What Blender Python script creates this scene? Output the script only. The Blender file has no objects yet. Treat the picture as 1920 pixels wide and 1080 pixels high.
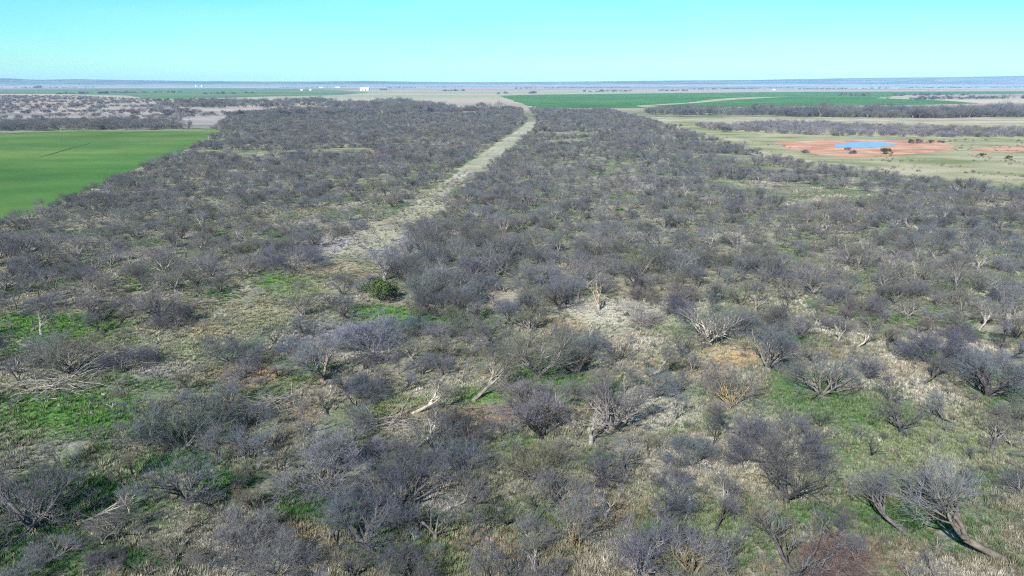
import bpy, math, random
import numpy as np
from mathutils import Vector, Matrix, noise as mnoise
from mathutils.geometry import tessellate_polygon

# ---------------------------------------------------------------- camera, sky, sun, exposure
sc = bpy.context.scene
COL = sc.collection
H = 22.0                      # drone height above the pasture, metres
FPX = 1371.0                  # focal length in pixels of the 1920 px wide photograph
PITCH = math.atan((540 - 157) / FPX)
cam_d = bpy.data.cameras.new('camera')
cam_d.sensor_width = 36.0
cam_d.lens = 36.0 * FPX / 1920.0
cam_d.clip_start = 0.5
cam_d.clip_end = 90000.0
cam = bpy.data.objects.new('camera', cam_d)
COL.objects.link(cam)
cam.location = (0, 0, H)
cam.rotation_euler = (math.pi / 2 - PITCH, 0, 0)
sc.camera = cam

SUN_EL = math.radians(36)
SUN_DIR = Vector((-0.45 * math.cos(SUN_EL), -0.893 * math.cos(SUN_EL), math.sin(SUN_EL))).normalized()
SUN_AZ = math.atan2(SUN_DIR.x, SUN_DIR.y)

world = bpy.data.worlds.new('World')
sc.world = world
world.use_nodes = True
nt = world.node_tree
nt.nodes.clear()
w_out = nt.nodes.new('ShaderNodeOutputWorld')
w_bg = nt.nodes.new('ShaderNodeBackground')
w_sky = nt.nodes.new('ShaderNodeTexSky')
w_sky.sky_type = 'NISHITA'
w_sky.sun_disc = False
w_sky.sun_elevation = SUN_EL
w_sky.sun_rotation = SUN_AZ
w_sky.altitude = 300
w_sky.air_density = 1.0
w_sky.dust_density = 0.4
w_sky.ozone_density = 1.0
w_mul = nt.nodes.new('ShaderNodeMix')
w_mul.data_type = 'RGBA'
w_mul.blend_type = 'MULTIPLY'
w_mul.inputs['Factor'].default_value = 1.0
w_tc0 = nt.nodes.new('ShaderNodeTexCoord')
w_sep = nt.nodes.new('ShaderNodeSeparateXYZ')
w_grad = nt.nodes.new('ShaderNodeValToRGB')               # the cyan cast of the sky, whiter low down
w_grad.color_ramp.elements[0].position = 0.0
w_grad.color_ramp.elements[0].color = (0.62, 1.14, 1.2, 1)
w_grad.color_ramp.elements[1].position = 0.13
w_grad.color_ramp.elements[1].color = (0.36, 1.12, 1.28, 1)
nt.links.new(w_tc0.outputs['Generated'], w_sep.inputs[0])
nt.links.new(w_sep.outputs['Z'], w_grad.inputs['Fac'])
nt.links.new(w_grad.outputs['Color'], w_mul.inputs[7])
# faint streaks of thin high cloud
w_tc = nt.nodes.new('ShaderNodeTexCoord')
w_map = nt.nodes.new('ShaderNodeMapping')
w_map.inputs['Scale'].default_value = (1.3, 1.3, 9.0)
w_noise = nt.nodes.new('ShaderNodeTexNoise')
w_noise.inputs['Scale'].default_value = 1.7
w_noise.inputs['Detail'].default_value = 3.0
w_ramp = nt.nodes.new('ShaderNodeValToRGB')
w_ramp.color_ramp.elements[0].position = 0.42
w_ramp.color_ramp.elements[0].color = (0, 0, 0, 1)
w_ramp.color_ramp.elements[1].position = 0.75
w_ramp.color_ramp.elements[1].color = (0.22, 0.22, 0.22, 1)
w_cl = nt.nodes.new('ShaderNodeMix')
w_cl.data_type = 'RGBA'
w_cl.inputs[7].default_value = (6.0, 9.5, 9.5, 1)
L = nt.links.new
L(w_tc.outputs['Generated'], w_map.inputs['Vector'])
L(w_map.outputs['Vector'], w_noise.inputs['Vector'])
L(w_noise.outputs['Fac'], w_ramp.inputs['Fac'])
L(w_sky.outputs['Color'], w_mul.inputs[6])
L(w_mul.outputs[2], w_cl.inputs[6])
L(w_ramp.outputs['Color'], w_cl.inputs['Factor'])
L(w_cl.outputs[2], w_bg.inputs['Color'])
w_bg.inputs['Strength'].default_value = 0.058
L(w_bg.outputs['Background'], w_out.inputs['Surface'])

sun_d = bpy.data.lights.new('sun', 'SUN')
sun_d.energy = 4.8
sun_d.angle = math.radians(0.5)
sun_d.color = (1.0, 0.95, 0.88)
sun = bpy.data.objects.new('sun', sun_d)
COL.objects.link(sun)
sun.rotation_euler = SUN_DIR.to_track_quat('Z', 'Y').to_euler()

vs = sc.view_settings
vs.view_transform = 'Standard'
vs.look = 'None'
vs.exposure = 1.15
vs.gamma = 1.0
vs.use_curve_mapping = False

cy = sc.cycles
cy.max_bounces = 4
cy.diffuse_bounces = 2
cy.glossy_bounces = 2
cy.transmission_bounces = 2
cy.volume_bounces = 0
cy.transparent_max_bounces = 4
cy.filter_width = 1.1
cy.use_denoising = False
cy.denoiser = 'OPENIMAGEDENOISE'
cy.denoising_input_passes = 'RGB_ALBEDO_NORMAL'
cy.denoising_prefilter = 'ACCURATE'

# ---------------------------------------------------------------- helpers
rng = random.Random(7)
nrs = np.random.RandomState(11)
SP, CP = math.sin(PITCH), math.cos(PITCH)


def G(px, py):
    """where the line of sight through a pixel of the 1920 x 1080 photograph meets the ground"""
    u, v = (px - 960.0) / FPX, (540.0 - py) / FPX
    dy, dz = CP + v * SP, -SP + v * CP
    t = -H / min(dz, -1e-4)
    return (u * t, dy * t)


def P_of(x, y, z=0.0):
    z = z - H
    d = y * CP - z * SP
    up = y * SP + z * CP
    return 960 + FPX * x / d, 540 - FPX * up / d


def tag(o, label=None, cat=None, group=None, kind=None):
    if label:
        o['label'] = label
    if cat:
        o['category'] = cat
    if group:
        o['group'] = group
    if kind:
        o['kind'] = kind
    return o


def empty(name, loc=(0, 0, 0), rz=0.0):
    o = bpy.data.objects.new(name, None)
    o.empty_display_size = 0.3
    o.location = loc
    o.rotation_euler = (0, 0, rz)
    COL.objects.link(o)
    return o


def link_mesh(name, me, parent=None, col=None):
    o = bpy.data.objects.new(name, me)
    (col or COL).objects.link(o)
    if parent:
        o.parent = parent
    return o


def mesh_of(name, verts, faces, mats, idx=None, smooth=False):
    me = bpy.data.meshes.new(name)
    me.from_pydata([tuple(v) for v in verts], [], [tuple(f) for f in faces])
    for m in mats:
        me.materials.append(m)
    if idx is not None:
        me.polygons.foreach_set('material_index', np.asarray(idx, dtype=np.int32))
    if smooth:
        me.polygons.foreach_set('use_smooth', np.ones(len(me.polygons), dtype=bool))
    me.update()
    return me


def fbm2(x, y, s, seed=0.0, oct=3):
    a, n, tot = 1.0, 0.0, 0.0
    for k in range(oct):
        n += a * mnoise.noise((x / s + seed * 7.3, y / s - seed * 3.1, seed))
        tot += a
        a *= 0.5
        s *= 0.5
    return n / tot


# ---------------------------------------------------------------- materials
def new_mat(name, rough=0.9, spec=0.1):
    m = bpy.data.materials.new(name)
    m.use_nodes = True
    t = m.node_tree
    b = t.nodes['Principled BSDF']
    b.inputs['Roughness'].default_value = rough
    b.inputs['Specular IOR Level'].default_value = spec
    return m, t, b


def n_noise(t, scale, detail=3.0, rough=0.55, vec=None):
    n = t.nodes.new('ShaderNodeTexNoise')
    n.inputs['Scale'].default_value = scale
    n.inputs['Detail'].default_value = detail
    n.inputs['Roughness'].default_value = rough
    if vec is not None:
        t.links.new(vec, n.inputs['Vector'])
    return n.outputs['Fac']


def n_ramp(t, fac, stops, interp='LINEAR'):
    r = t.nodes.new('ShaderNodeValToRGB')
    r.color_ramp.interpolation = interp
    e = r.color_ramp.elements
    while len(e) < len(stops):
        e.new(0.5)
    for k, (p, c) in enumerate(stops):
        e[k].position = p
        e[k].color = (*c, 1) if len(c) == 3 else c
    t.links.new(fac, r.inputs['Fac'])
    return r.outputs['Color']


def n_mix(t, a, b, fac, mode='MIX'):
    m = t.nodes.new('ShaderNodeMix')
    m.data_type = 'RGBA'
    m.blend_type = mode
    for sock, v in ((m.inputs[6], a), (m.inputs[7], b), (m.inputs['Factor'], fac)):
        if hasattr(v, 'links'):
            t.links.new(v, sock)
        elif isinstance(v, (int, float)):
            sock.default_value = v
        else:
            sock.default_value = (*v, 1)
    return m.outputs[2]


def n_math(t, op, a, b=None):
    m = t.nodes.new('ShaderNodeMath')
    m.operation = op
    for k, v in enumerate((a, b)):
        if v is None:
            continue
        if hasattr(v, 'links'):
            t.links.new(v, m.inputs[k])
        else:
            m.inputs[k].default_value = v
    return m.outputs[0]


def wpos(t):
    return t.nodes.new('ShaderNodeNewGeometry').outputs['Position']


ALB = 0.7        # the dry pasture reflects little


def grey(v):
    return (v, v, v)


def plant_mat(name, dark, light, rand=0.35, tint=None):
    """bark, twigs or leaves: varies from plant to plant and over the pasture, times the object's own colour"""
    m, t, b = new_mat(name, 0.85, 0.12)
    oi = t.nodes.new('ShaderNodeObjectInfo')
    tc = t.nodes.new('ShaderNodeTexCoord')
    c = n_ramp(t, n_noise(t, 3.0, 2.0, 0.5, tc.outputs['Object']), [(0.3, dark), (0.7, light)])
    r = n_ramp(t, oi.outputs['Random'], [(0.0, grey(1 - rand)), (1.0, grey(1 + rand * 0.6))])
    c = n_mix(t, c, r, 1.0, 'MULTIPLY')
    if tint:
        f = n_ramp(t, n_noise(t, 0.035, 2.0, 0.5, oi.outputs['Location']), [(0.35, tint[0]), (0.5, (1, 1, 1)), (0.65, tint[1])])
        c = n_mix(t, c, f, 1.0, 'MULTIPLY')
        f2 = n_ramp(t, n_noise(t, 0.21, 1.0, 0.5, oi.outputs['Location']), [(0.36, tint[2]), (0.5, (1, 1, 1)), (0.66, tint[3])])
        c = n_mix(t, c, f2, 1.0, 'MULTIPLY')
    c = n_mix(t, c, oi.outputs['Color'], 1.0, 'MULTIPLY')
    c = n_mix(t, c, grey(0.7), 1.0, 'MULTIPLY')
    t.links.new(c, b.inputs['Base Color'])
    return m


TINT = ((0.88, 0.96, 1.0), (1.1, 1.0, 0.96), (0.94, 0.95, 1.05), (1.06, 1.04, 0.86))
M_BARK = plant_mat('bark', (0.13, 0.118, 0.11), (0.34, 0.315, 0.29), 0.6)
M_TWIG = plant_mat('twigs', (0.108, 0.112, 0.124), (0.208, 0.212, 0.232), 0.32, TINT)
M_PALE = plant_mat('weathered_wood', (0.26, 0.24, 0.225), (0.48, 0.44, 0.41), 0.2)
M_TAN = plant_mat('tan_stems', (0.26, 0.20, 0.10), (0.42, 0.33, 0.17), 0.25)
M_LEAF = plant_mat('evergreen_leaves', (0.055, 0.085, 0.03), (0.12, 0.17, 0.06), 0.2)

# ground -------------------------------------------------------------------
m, t, b = new_mat('pasture_ground', 0.95, 0.05)
pos = wpos(t)
at = t.nodes.new('ShaderNodeAttribute')
at.attribute_name = 'cover'
base = n_ramp(t, n_noise(t, 0.22, 5.0, 0.65, pos), [(0.28, (0.115, 0.135, 0.09)), (0.42, (0.20, 0.205, 0.15)), (0.56, (0.29, 0.275, 0.215)), (0.72, (0.43, 0.40, 0.345))])
grn = n_ramp(t, n_noise(t, 0.06, 4.0, 0.6, pos), [(0.46, grey(0)), (0.58, grey(1))])
base = n_mix(t, base, (0.085, 0.155, 0.06), n_math(t, 'MULTIPLY', grn, 0.75))
lit = n_ramp(t, n_noise(t, 0.42, 3.0, 0.6, pos), [(0.56, grey(0)), (0.66, grey(1))])
base = n_mix(t, base, (0.235, 0.155, 0.105), n_math(t, 'MULTIPLY', lit, 0.6))
msk = n_math(t, 'ADD', at.outputs['Alpha'], n_math(t, 'MULTIPLY', n_math(t, 'SUBTRACT', n_noise(t, 0.8, 4.0, 0.65, pos), 0.5), 0.9))
msk = n_ramp(t, msk, [(0.22, grey(0)), (0.62, grey(1))])
colr = n_mix(t, base, at.outputs['Color'], msk)
fine = n_ramp(t, n_noise(t, 2.6, 8.0, 0.75, pos), [(0.25, grey(0.45)), (0.5, grey(1.05)), (0.72, grey(1.55))])
colr = n_mix(t, n_mix(t, colr, fine, 0.85, 'MULTIPLY'), grey(ALB), 1.0, 'MULTIPLY')
t.links.new(colr, b.inputs['Base Color'])
bmp = t.nodes.new('ShaderNodeBump')
bmp.inputs['Strength'].default_value = 0.8
bmp.inputs['Distance'].default_value = 0.25
t.links.new(n_noise(t, 1.6, 4.0, 0.65, pos), bmp.inputs['Height'])
t.links.new(bmp.outputs['Normal'], b.inputs['Normal'])
M_GROUND = m


def field_mat(name, a, c, d, streak=(0.004, 0.03), rot=0.25, spot=0.02, amp=0.28):
    m, t, b = new_mat(name, 0.9, 0.08)
    pos = wpos(t)
    mp = t.nodes.new('ShaderNodeMapping')
    mp.inputs['Rotation'].default_value = (0, 0, rot)
    mp.inputs['Scale'].default_value = (streak[0], streak[1], 1)
    t.links.new(pos, mp.inputs['Vector'])
    c1 = n_ramp(t, n_noise(t, 1.0, 4.0, 0.6, mp.outputs['Vector']), [(0.3, a), (0.5, c), (0.7, d)])
    f = n_ramp(t, n_noise(t, spot, 4.0, 0.6, pos), [(0.3, grey(1 - amp)), (0.7, grey(1 + amp))])
    c1 = n_mix(t, c1, f, 0.8, 'MULTIPLY')
    f = n_ramp(t, n_noise(t, 0.9, 3.0, 0.6, pos), [(0.3, grey(0.85)), (0.7, grey(1.12))])
    c1 = n_mix(t, c1, f, 0.7, 'MULTIPLY')
    c1 = n_mix(t, c1, grey(ALB), 1.0, 'MULTIPLY')
    t.links.new(c1, b.inputs['Base Color'])
    return m


M_WHEAT = field_mat('young_wheat', (0.042, 0.12, 0.026), (0.078, 0.175, 0.04), (0.155, 0.245, 0.065), (0.009, 0.022), 0.6, 0.016, 0.3)
t = M_WHEAT.node_tree
b = t.nodes['Principled BSDF']
src = b.inputs['Base Color'].links[0].from_socket
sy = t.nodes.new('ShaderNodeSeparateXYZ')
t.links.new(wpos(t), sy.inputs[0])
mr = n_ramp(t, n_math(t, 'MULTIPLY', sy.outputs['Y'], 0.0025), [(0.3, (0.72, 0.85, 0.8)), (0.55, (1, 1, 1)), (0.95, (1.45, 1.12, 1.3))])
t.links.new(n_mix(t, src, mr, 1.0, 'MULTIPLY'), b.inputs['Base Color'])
M_WHEAT2 = field_mat('young_wheat_far', (0.05, 0.15, 0.045), (0.065, 0.185, 0.055), (0.10, 0.22, 0.075), (0.001, 0.006))
M_LANE = field_mat('mown_lane', (0.25, 0.255, 0.165), (0.37, 0.36, 0.25), (0.47, 0.44, 0.36), (0.05, 0.05), 0.0, 0.11)
M_PALEGRASS = field_mat('bleached_grass', (0.30, 0.285, 0.20), (0.40, 0.37, 0.27), (0.48, 0.44, 0.34), (0.008, 0.06), 0.0, 0.05)
M_DIRT = field_mat('red_dirt', (0.41, 0.20, 0.135), (0.53, 0.29, 0.205), (0.55, 0.40, 0.30), (0.05, 0.12), 0.0, 0.08, 0.45)
M_SOIL = field_mat('grey_soil', (0.24, 0.225, 0.22), (0.33, 0.31, 0.31), (0.40, 0.37, 0.36), (0.06, 0.06), 0.0, 0.2)
M_FURROW = field_mat('dark_furrow', (0.03, 0.07, 0.02), (0.04, 0.09, 0.03), (0.05, 0.11, 0.03))  # dark green tone of the thin line across the green field
M_FARGREEN = field_mat('far_green', (0.07, 0.16, 0.07), (0.12, 0.20, 0.09), (0.16, 0.235, 0.12), (0.0006, 0.003), 0.0, 0.004)
M_WATER, t, b = new_mat('pond_water', 0.2, 0.06)
b.inputs['Base Color'].default_value = (0.13, 0.19, 0.42, 1)  # blue of the reflected sky put into the base colour, real reflection kept weak
bmp = t.nodes.new('ShaderNodeBump')
bmp.inputs['Strength'].default_value = 0.5
bmp.inputs['Distance'].default_value = 0.1
t.links.new(n_noise(t, 1.1, 3.0, 0.6, wpos(t)), bmp.inputs['Height'])
t.links.new(bmp.outputs['Normal'], b.inputs['Normal'])

m, t, b = new_mat('hill_cover', 0.95, 0.05)
mp = t.nodes.new('ShaderNodeMapping')
mp.inputs['Scale'].default_value = (0.0014, 0.009, 0.05)
t.links.new(wpos(t), mp.inputs['Vector'])
hc = n_ramp(t, n_noise(t, 1.0, 4.0, 0.6, mp.outputs['Vector']), [(0.3, (0.012, 0.02, 0.02)), (0.46, (0.03, 0.045, 0.04)), (0.54, (0.12, 0.11, 0.09)), (0.6, (0.03, 0.05, 0.045)), (0.72, (0.09, 0.10, 0.08))])
hl = n_ramp(t, n_noise(t, 1.0, 4.0, 0.6, mp.outputs['Vector']), [(0.3, (0.06, 0.065, 0.055)), (0.42, (0.24, 0.20, 0.165)), (0.5, (0.09, 0.11, 0.07)), (0.58, (0.27, 0.22, 0.18)), (0.7, (0.16, 0.135, 0.11))])
hs = t.nodes.new('ShaderNodeSeparateXYZ')
t.links.new(wpos(t), hs.inputs[0])
hz_ = n_ramp(t, n_math(t, 'MULTIPLY', hs.outputs['Z'], 0.01), [(0.13, grey(0)), (0.2, grey(1))])
t.links.new(n_mix(t, hl, hc, hz_), b.inputs['Base Color'])
M_HILL = m


def plain_mat(name, c, rough=0.6, var=0.12, scale=0.3):
    m, t, b = new_mat(name, rough, 0.3)
    f = n_ramp(t, n_noise(t, scale, 3.0, 0.6, wpos(t)), [(0.3, grey(1 - var)), (0.7, grey(1 + var))])
    t.links.new(n_mix(t, c, f, 1.0, 'MULTIPLY'), b.inputs['Base Color'])
    return m


M_WHITE = plain_mat('white_sheet_metal', (0.80, 0.79, 0.74))
M_GREYMETAL = plain_mat('grey_roof_metal', (0.42, 0.43, 0.44), 0.45)
M_DARKWALL = plain_mat('dark_shed_wall', (0.05, 0.055, 0.06))
M_DARKDOOR = plain_mat('dark_doorway', (0.04, 0.045, 0.05))

# grass: colour carried by every tuft ---------------------------------------
m, t, b = new_mat('grass_blades', 0.9, 0.08)
ta = t.nodes.new('ShaderNodeAttribute')
ta.attribute_type = 'INSTANCER'
ta.attribute_name = 'tint'
tcg = t.nodes.new('ShaderNodeTexCoord')
t.links.new(n_mix(t, ta.outputs['Color'], n_ramp(t, n_noise(t, 6.0, 1.0, 0.5, tcg.outputs['Object']), [(0.3, grey(0.75)), (0.7, grey(1.2))]), 1.0, 'MULTIPLY'), b.inputs['Base Color'])
M_GRASS = m


# ---------------------------------------------------------------- what lies where (colour of the ground cover)
LANE = [(228, 991, 1004), (250, 962, 992), (265, 938, 972), (290, 900, 941), (310, 872, 920), (340, 832, 872), (370, 790, 838), (395, 745, 822),
        (430, 684, 762), (460, 640, 728), (520, 500, 640), (560, 432, 590), (600, 365, 520), (650, 280, 430), (700, 170, 310), (760, 10, 240), (820, -160, 110), (880, -330, -60)]
BRUSH_R = [(1205, 222), (1290, 245), (1350, 266), (1440, 292), (1540, 312), (1650, 326), (1800, 346), (1920, 362), (2300, 420)]
BRUSH_L = [(-500, 520), (-200, 452), (0, 424), (60, 402), (150, 362), (250, 322), (330, 292), (415, 247)]

GREEN, DGREEN, YGREEN = (0.095, 0.20, 0.05), (0.045, 0.12, 0.032), (0.185, 0.225, 0.115)
TANC, REDT, GREYC, WHITEC, MAUVE = (0.34, 0.30, 0.20), (0.36, 0.25, 0.17), (0.33, 0.31, 0.30), (0.45, 0.43, 0.36), (0.26, 0.245, 0.265)
RUST = (0.17, 0.12, 0.10)
# pixel centre, pixel half-axes of the patch as seen in the photo, cover, strength
PATCH = [
    (470, 770, 60, 20, DGREEN, .7), (420, 900, 70, 22, DGREEN, .9), (700, 980, 60, 20, GREEN, .8), (1000, 1000, 50, 16, DGREEN, .6), (1130, 860, 70, 20, DGREEN, .6), (980, 830, 50, 30, (0.13, 0.2, 0.09), .8), (1230, 1000, 60, 24, DGREEN, .6), (1640, 960, 90, 26, DGREEN, .6), (1840, 900, 70, 30, DGREEN, .6), (560, 1000, 60, 20, REDT, .7), (1150, 960, 80, 22, REDT, .5), (1700, 930, 60, 16, REDT, .6), (1100, 900, 60, 18, TANC, .6), (280, 1050, 90, 24, DGREEN, .8), (1420, 900, 50, 14, TANC, .6), (1300, 740, 50, 16, (0.13, 0.2, 0.09), .7),
    (130, 765, 150, 45, GREEN, 1.0), (90, 610, 130, 26, GREEN, .95), (230, 640, 60, 16, YGREEN, .7), (522, 528, 45, 18, GREEN, 1.0), (560, 545, 60, 14, (0.14, 0.22, 0.08), .8),
    (720, 588, 75, 14, (0.10, 0.22, 0.05), 1.1), (810, 596, 80, 12, GREEN, .9), (610, 955, 110, 40, DGREEN, 1.0), (850, 1055, 70, 24, DGREEN, 1.0), (1040, 705, 65, 30, GREEN, .9), (905, 748, 50, 22, GREEN, .9),
    (150, 930, 160, 60, DGREEN, .8), (60, 1020, 150, 50, DGREEN, .9), (330, 870, 110, 22, DGREEN, .8), (790, 760, 90, 18, YGREEN, .7), (350, 660, 110, 24, YGREEN, .8), (500, 600, 60, 20, YGREEN, .6),
    (1740, 830, 170, 45, YGREEN, .65), (1600, 890, 110, 30, YGREEN, .6), (1400, 800, 90, 30, WHITEC, .5), (1320, 980, 90, 40, YGREEN, .6), (1520, 970, 70, 30, DGREEN, .6), (1260, 930, 60, 30, YGREEN, .7),
    (1180, 585, 140, 32, WHITEC, .9), (1250, 600, 50, 18, YGREEN, .7), (1340, 660, 90, 24, (0.36, 0.34, 0.22), 1.0), (1385, 668, 34, 15, (0.50, 0.32, 0.18), 1.0), (1060, 610, 30, 16, (0.42, 0.30, 0.15), .8), (1225, 765, 80, 36, WHITEC, 1.1), (1200, 540, 70, 18, TANC, .6),
    (570, 540, 60, 18, TANC, .6), (480, 585, 60, 18, TANC, .7), (400, 625, 70, 20, TANC, .8), (300, 690, 80, 24, GREYC, .8), (200, 660, 80, 18, TANC, .7),
    (825, 948, 50, 18, GREYC, 1.0), (690, 455, 110, 24, (0.37, 0.345, 0.34), 1.2), (620, 500, 60, 16, TANC, .9), (640, 622, 110, 28, MAUVE, 1.0), (560, 655, 60, 18, MAUVE, .7), (460, 700, 70, 24, REDT, .8), (900, 775, 140, 14, REDT, .9), (970, 770, 50, 14, REDT, .8),
    (930, 1035, 110, 60, (0.34, 0.27, 0.20), .8), (1570, 1045, 80, 40, RUST, 1.1), (1000, 900, 130, 40, (0.27, 0.26, 0.19), .7), (560, 780, 60, 30, (0.28, 0.22, 0.15), .7), (1300, 690, 60, 16, REDT, .5), (1480, 660, 60, 14, REDT, .5),
    (1200, 350, 80, 6, MAUVE, .7), (1160, 335, 120, 6, (0.33, 0.30, 0.29), .6), (720, 310, 50, 5, (0.30, 0.30, 0.19), .8), (640, 340, 60, 8, (0.22, 0.25, 0.13), .7), (820, 268, 40, 3, (0.36, 0.34, 0.28), .9), (640, 228, 70, 2, GREYC, .9), (830, 235, 30, 1.5, GREYC, .9),
    (560, 345, 50, 10, REDT, .4), (340, 290, 14, 6, WHITEC, .8), (175, 357, 20, 5, WHITEC, .8), (1400, 455, 70, 14, (0.30, 0.31, 0.26), .6), (1450, 440, 60, 10, WHITEC, .4), (1880, 480, 50, 20, YGREEN, .9), (1870, 530, 60, 16, YGREEN, .7),
    (60, 465, 80, 9, WHITEC, .6), (160, 450, 90, 8, MAUVE, .6), (1050, 228, 40, 4, (0.50, 0.47, 0.42), 1.1), (1130, 470, 90, 14, (0.30, 0.29, 0.24), .5), (960, 555, 60, 10, (0.40, 0.36, 0.29), .7),
    (1600, 760, 70, 22, (0.12, 0.17, 0.08), .7), (1500, 720, 60, 18, GREEN, .6), (1680, 700, 80, 20, (0.31, 0.28, 0.21), .7), (1440, 770, 60, 20, (0.13, 0.19, 0.10), .6),
]
PATCH_W = []
for (px, py, rx, ry, c, s) in PATCH:
    cx, cy0 = G(px, py)
    ax = abs(G(px + rx, py)[0] - cx)
    ay = 0.5 * abs(G(px, py - ry)[1] - G(px, py + ry)[1])
    sl = cx / cy0            # patches run with the line of sight only as far as their own shape does
    PATCH_W.append((cx, cy0, ax, ay, c, s, sl))
LANE_W = [(G((a + b_) / 2, y), G(a, y), G(b_, y)) for (y, a, b_) in LANE]
LANE_Y = np.array([q[0][1] for q in LANE_W])
_o = np.argsort(LANE_Y)
LANE_YS = LANE_Y[_o]
LANE_L = np.array([q[1][0] for q in LANE_W])[_o]
LANE_R = np.array([q[2][0] for q in LANE_W])[_o]
BR = sorted([G(*p)[::-1] for p in BRUSH_R])
BRY, BRX = np.array([p[0] for p in BR]), np.array([p[1] for p in BR])
BL = sorted([G(*p)[::-1] for p in BRUSH_L])
BLY, BLX = np.array([p[0] for p in BL]), np.array([p[1] for p in BL])
Y_BACK = G(960, 203)[1]
Y_WHEAT = G(300, 245)[1]


def lane_at(y):
    return np.interp(y, LANE_YS, LANE_L), np.interp(y, LANE_YS, LANE_R)


def cover(X, Y):
    """colour and strength of the ground cover at world points"""
    X, Y = np.asarray(X, float), np.asarray(Y, float)
    col = np.zeros(X.shape + (3,))
    wt = np.full(X.shape, 1e-6)
    al = np.zeros(X.shape)
    for (cx, cy0, ax, ay, c, s, sl) in PATCH_W:
        d2 = ((X - cx - sl * (Y - cy0)) / ax) ** 2 + ((Y - cy0) / ay) ** 2
        w = np.exp(-0.9 * d2) * s
        col += w[..., None] * np.array(c)
        wt += w
        al = np.maximum(al, w)
    # the open grass right of the brush
    rx = np.interp(Y, BRY, BRX)
    op = np.clip((X - rx) / 6.0, 0, 1) * (Y > 90) * (Y < 520)
    near = (op > 0) & (Y < 520)
    vn = np.zeros(X.shape)
    vn[near] = [fbm2(a, b_, 26, 12.0, 3) + .5 * fbm2(a * .4, b_, 7, 13.0, 2) for a, b_ in zip(X[near], Y[near])]
    k1 = np.clip(.5 + 1.5 * vn, 0, 1)[..., None]
    g = np.array((0.19, 0.215, 0.105)) * (1 - k1) + np.array((0.42, 0.385, 0.27)) * k1
    col += (op * 0.8)[..., None] * g
    wt += op * 0.8
    al = np.maximum(al, op * 0.8)
    # the pale dry plain far off
    far = np.clip((Y - 560) / 200.0, 0, 1)
    fi = far > 0
    fn = np.zeros(X.shape)
    fn[fi] = [fbm2(a / 7.0, b_, 130 + .12 * b_, 15.0, 3) for a, b_ in zip(X[fi], Y[fi])]
    k1 = np.clip((fn - .08) / .12, 0, 1)[..., None] * np.clip((Y - 900) / 500, 0, 1)[..., None]
    k2 = np.clip((-fn - .12) / .1, 0, 1)[..., None] * np.clip((Y - 1100) / 600, 0, 1)[..., None]
    p = np.array((0.40, 0.335, 0.28)) * (1 + .9 * fn)[..., None]
    p = p * (1 - .75 * k1) + np.array((0.22, 0.30, 0.17)) * .75 * k1
    p = p * (1 - .8 * k2) + np.array((0.15, 0.16, 0.16)) * .8 * k2
    col += (far * 1.2)[..., None] * p
    wt += far * 1.2
    al = np.maximum(al, far * 1.0)
    lf = np.clip((Y - Y_WHEAT - 10) / 40, 0, 1) * (X < np.interp(Y, [400, 850], [-160, -260])) * (Y < 900)
    li_ = lf > 0
    ln_ = np.zeros(X.shape)
    ln_[li_] = [fbm2(a / 4.0, b_, 28, 19.0, 3) for a, b_ in zip(X[li_], Y[li_])]
    kk = np.clip(.5 + 2.2 * ln_, 0, 1)[..., None]
    col += (lf * 0.9)[..., None] * (np.array((0.22, 0.20, 0.20)) * (1 - kk) + np.array((0.43, 0.385, 0.37)) * kk)
    wt += lf * 0.9
    al = np.maximum(al, lf * .9)
    return col / wt[..., None], np.clip(al, 0, 1)


# ---------------------------------------------------------------- the ground, one sheet to the horizon
def graded(lo, hi, step, far_lo, far_hi, grow=1.16):
    v = list(np.arange(lo, hi, step))
    s, x = step, hi
    while x < far_hi:
        v.append(x)
        s *= grow
        x += s
    v.append(far_hi)
    s, x = step, lo
    left = []
    while True:
        s *= grow
        x -= s
        if x <= far_lo:
            break
        left.append(x)
    left.append(far_lo)
    return np.array(left[::-1] + v)


gx = graded(-150, 190, 1.25, -9300, 9300, 1.1)
gy = graded(10, 330, 1.0, -2000, 9300, 1.07)
XX, YY = np.meshgrid(gx, gy)
nv = XX.size
nx_, ny_ = len(gx), len(gy)
i = np.arange(nx_ - 1)
j = np.arange(ny_ - 1)
I, J = np.meshgrid(i, j)
q = (J * nx_ + I).ravel()
faces = np.stack([q, q + 1, q + nx_ + 1, q + nx_], 1)
gme = bpy.data.meshes.new('ground')
gme.vertices.add(nv)
co = np.zeros((nv, 3), np.float32)
co[:, 0], co[:, 1] = XX.ravel(), YY.ravel()
gme.vertices.foreach_set('co', co.ravel())
gme.loops.add(faces.size)
gme.loops.foreach_set('vertex_index', faces.ravel().astype(np.int32))
gme.polygons.add(len(faces))
gme.polygons.foreach_set('loop_start', np.arange(0, faces.size, 4, dtype=np.int32))
gme.update(calc_edges=True)
cc, aa = cover(XX.ravel(), YY.ravel())
ca = gme.color_attributes.new('cover', 'FLOAT_COLOR', 'POINT')
ca.data.foreach_set('color', np.concatenate([cc, aa[:, None]], 1).astype(np.float32).ravel())
gme.materials.append(M_GROUND)
tag(link_mesh('ground', gme), kind='structure')


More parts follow.
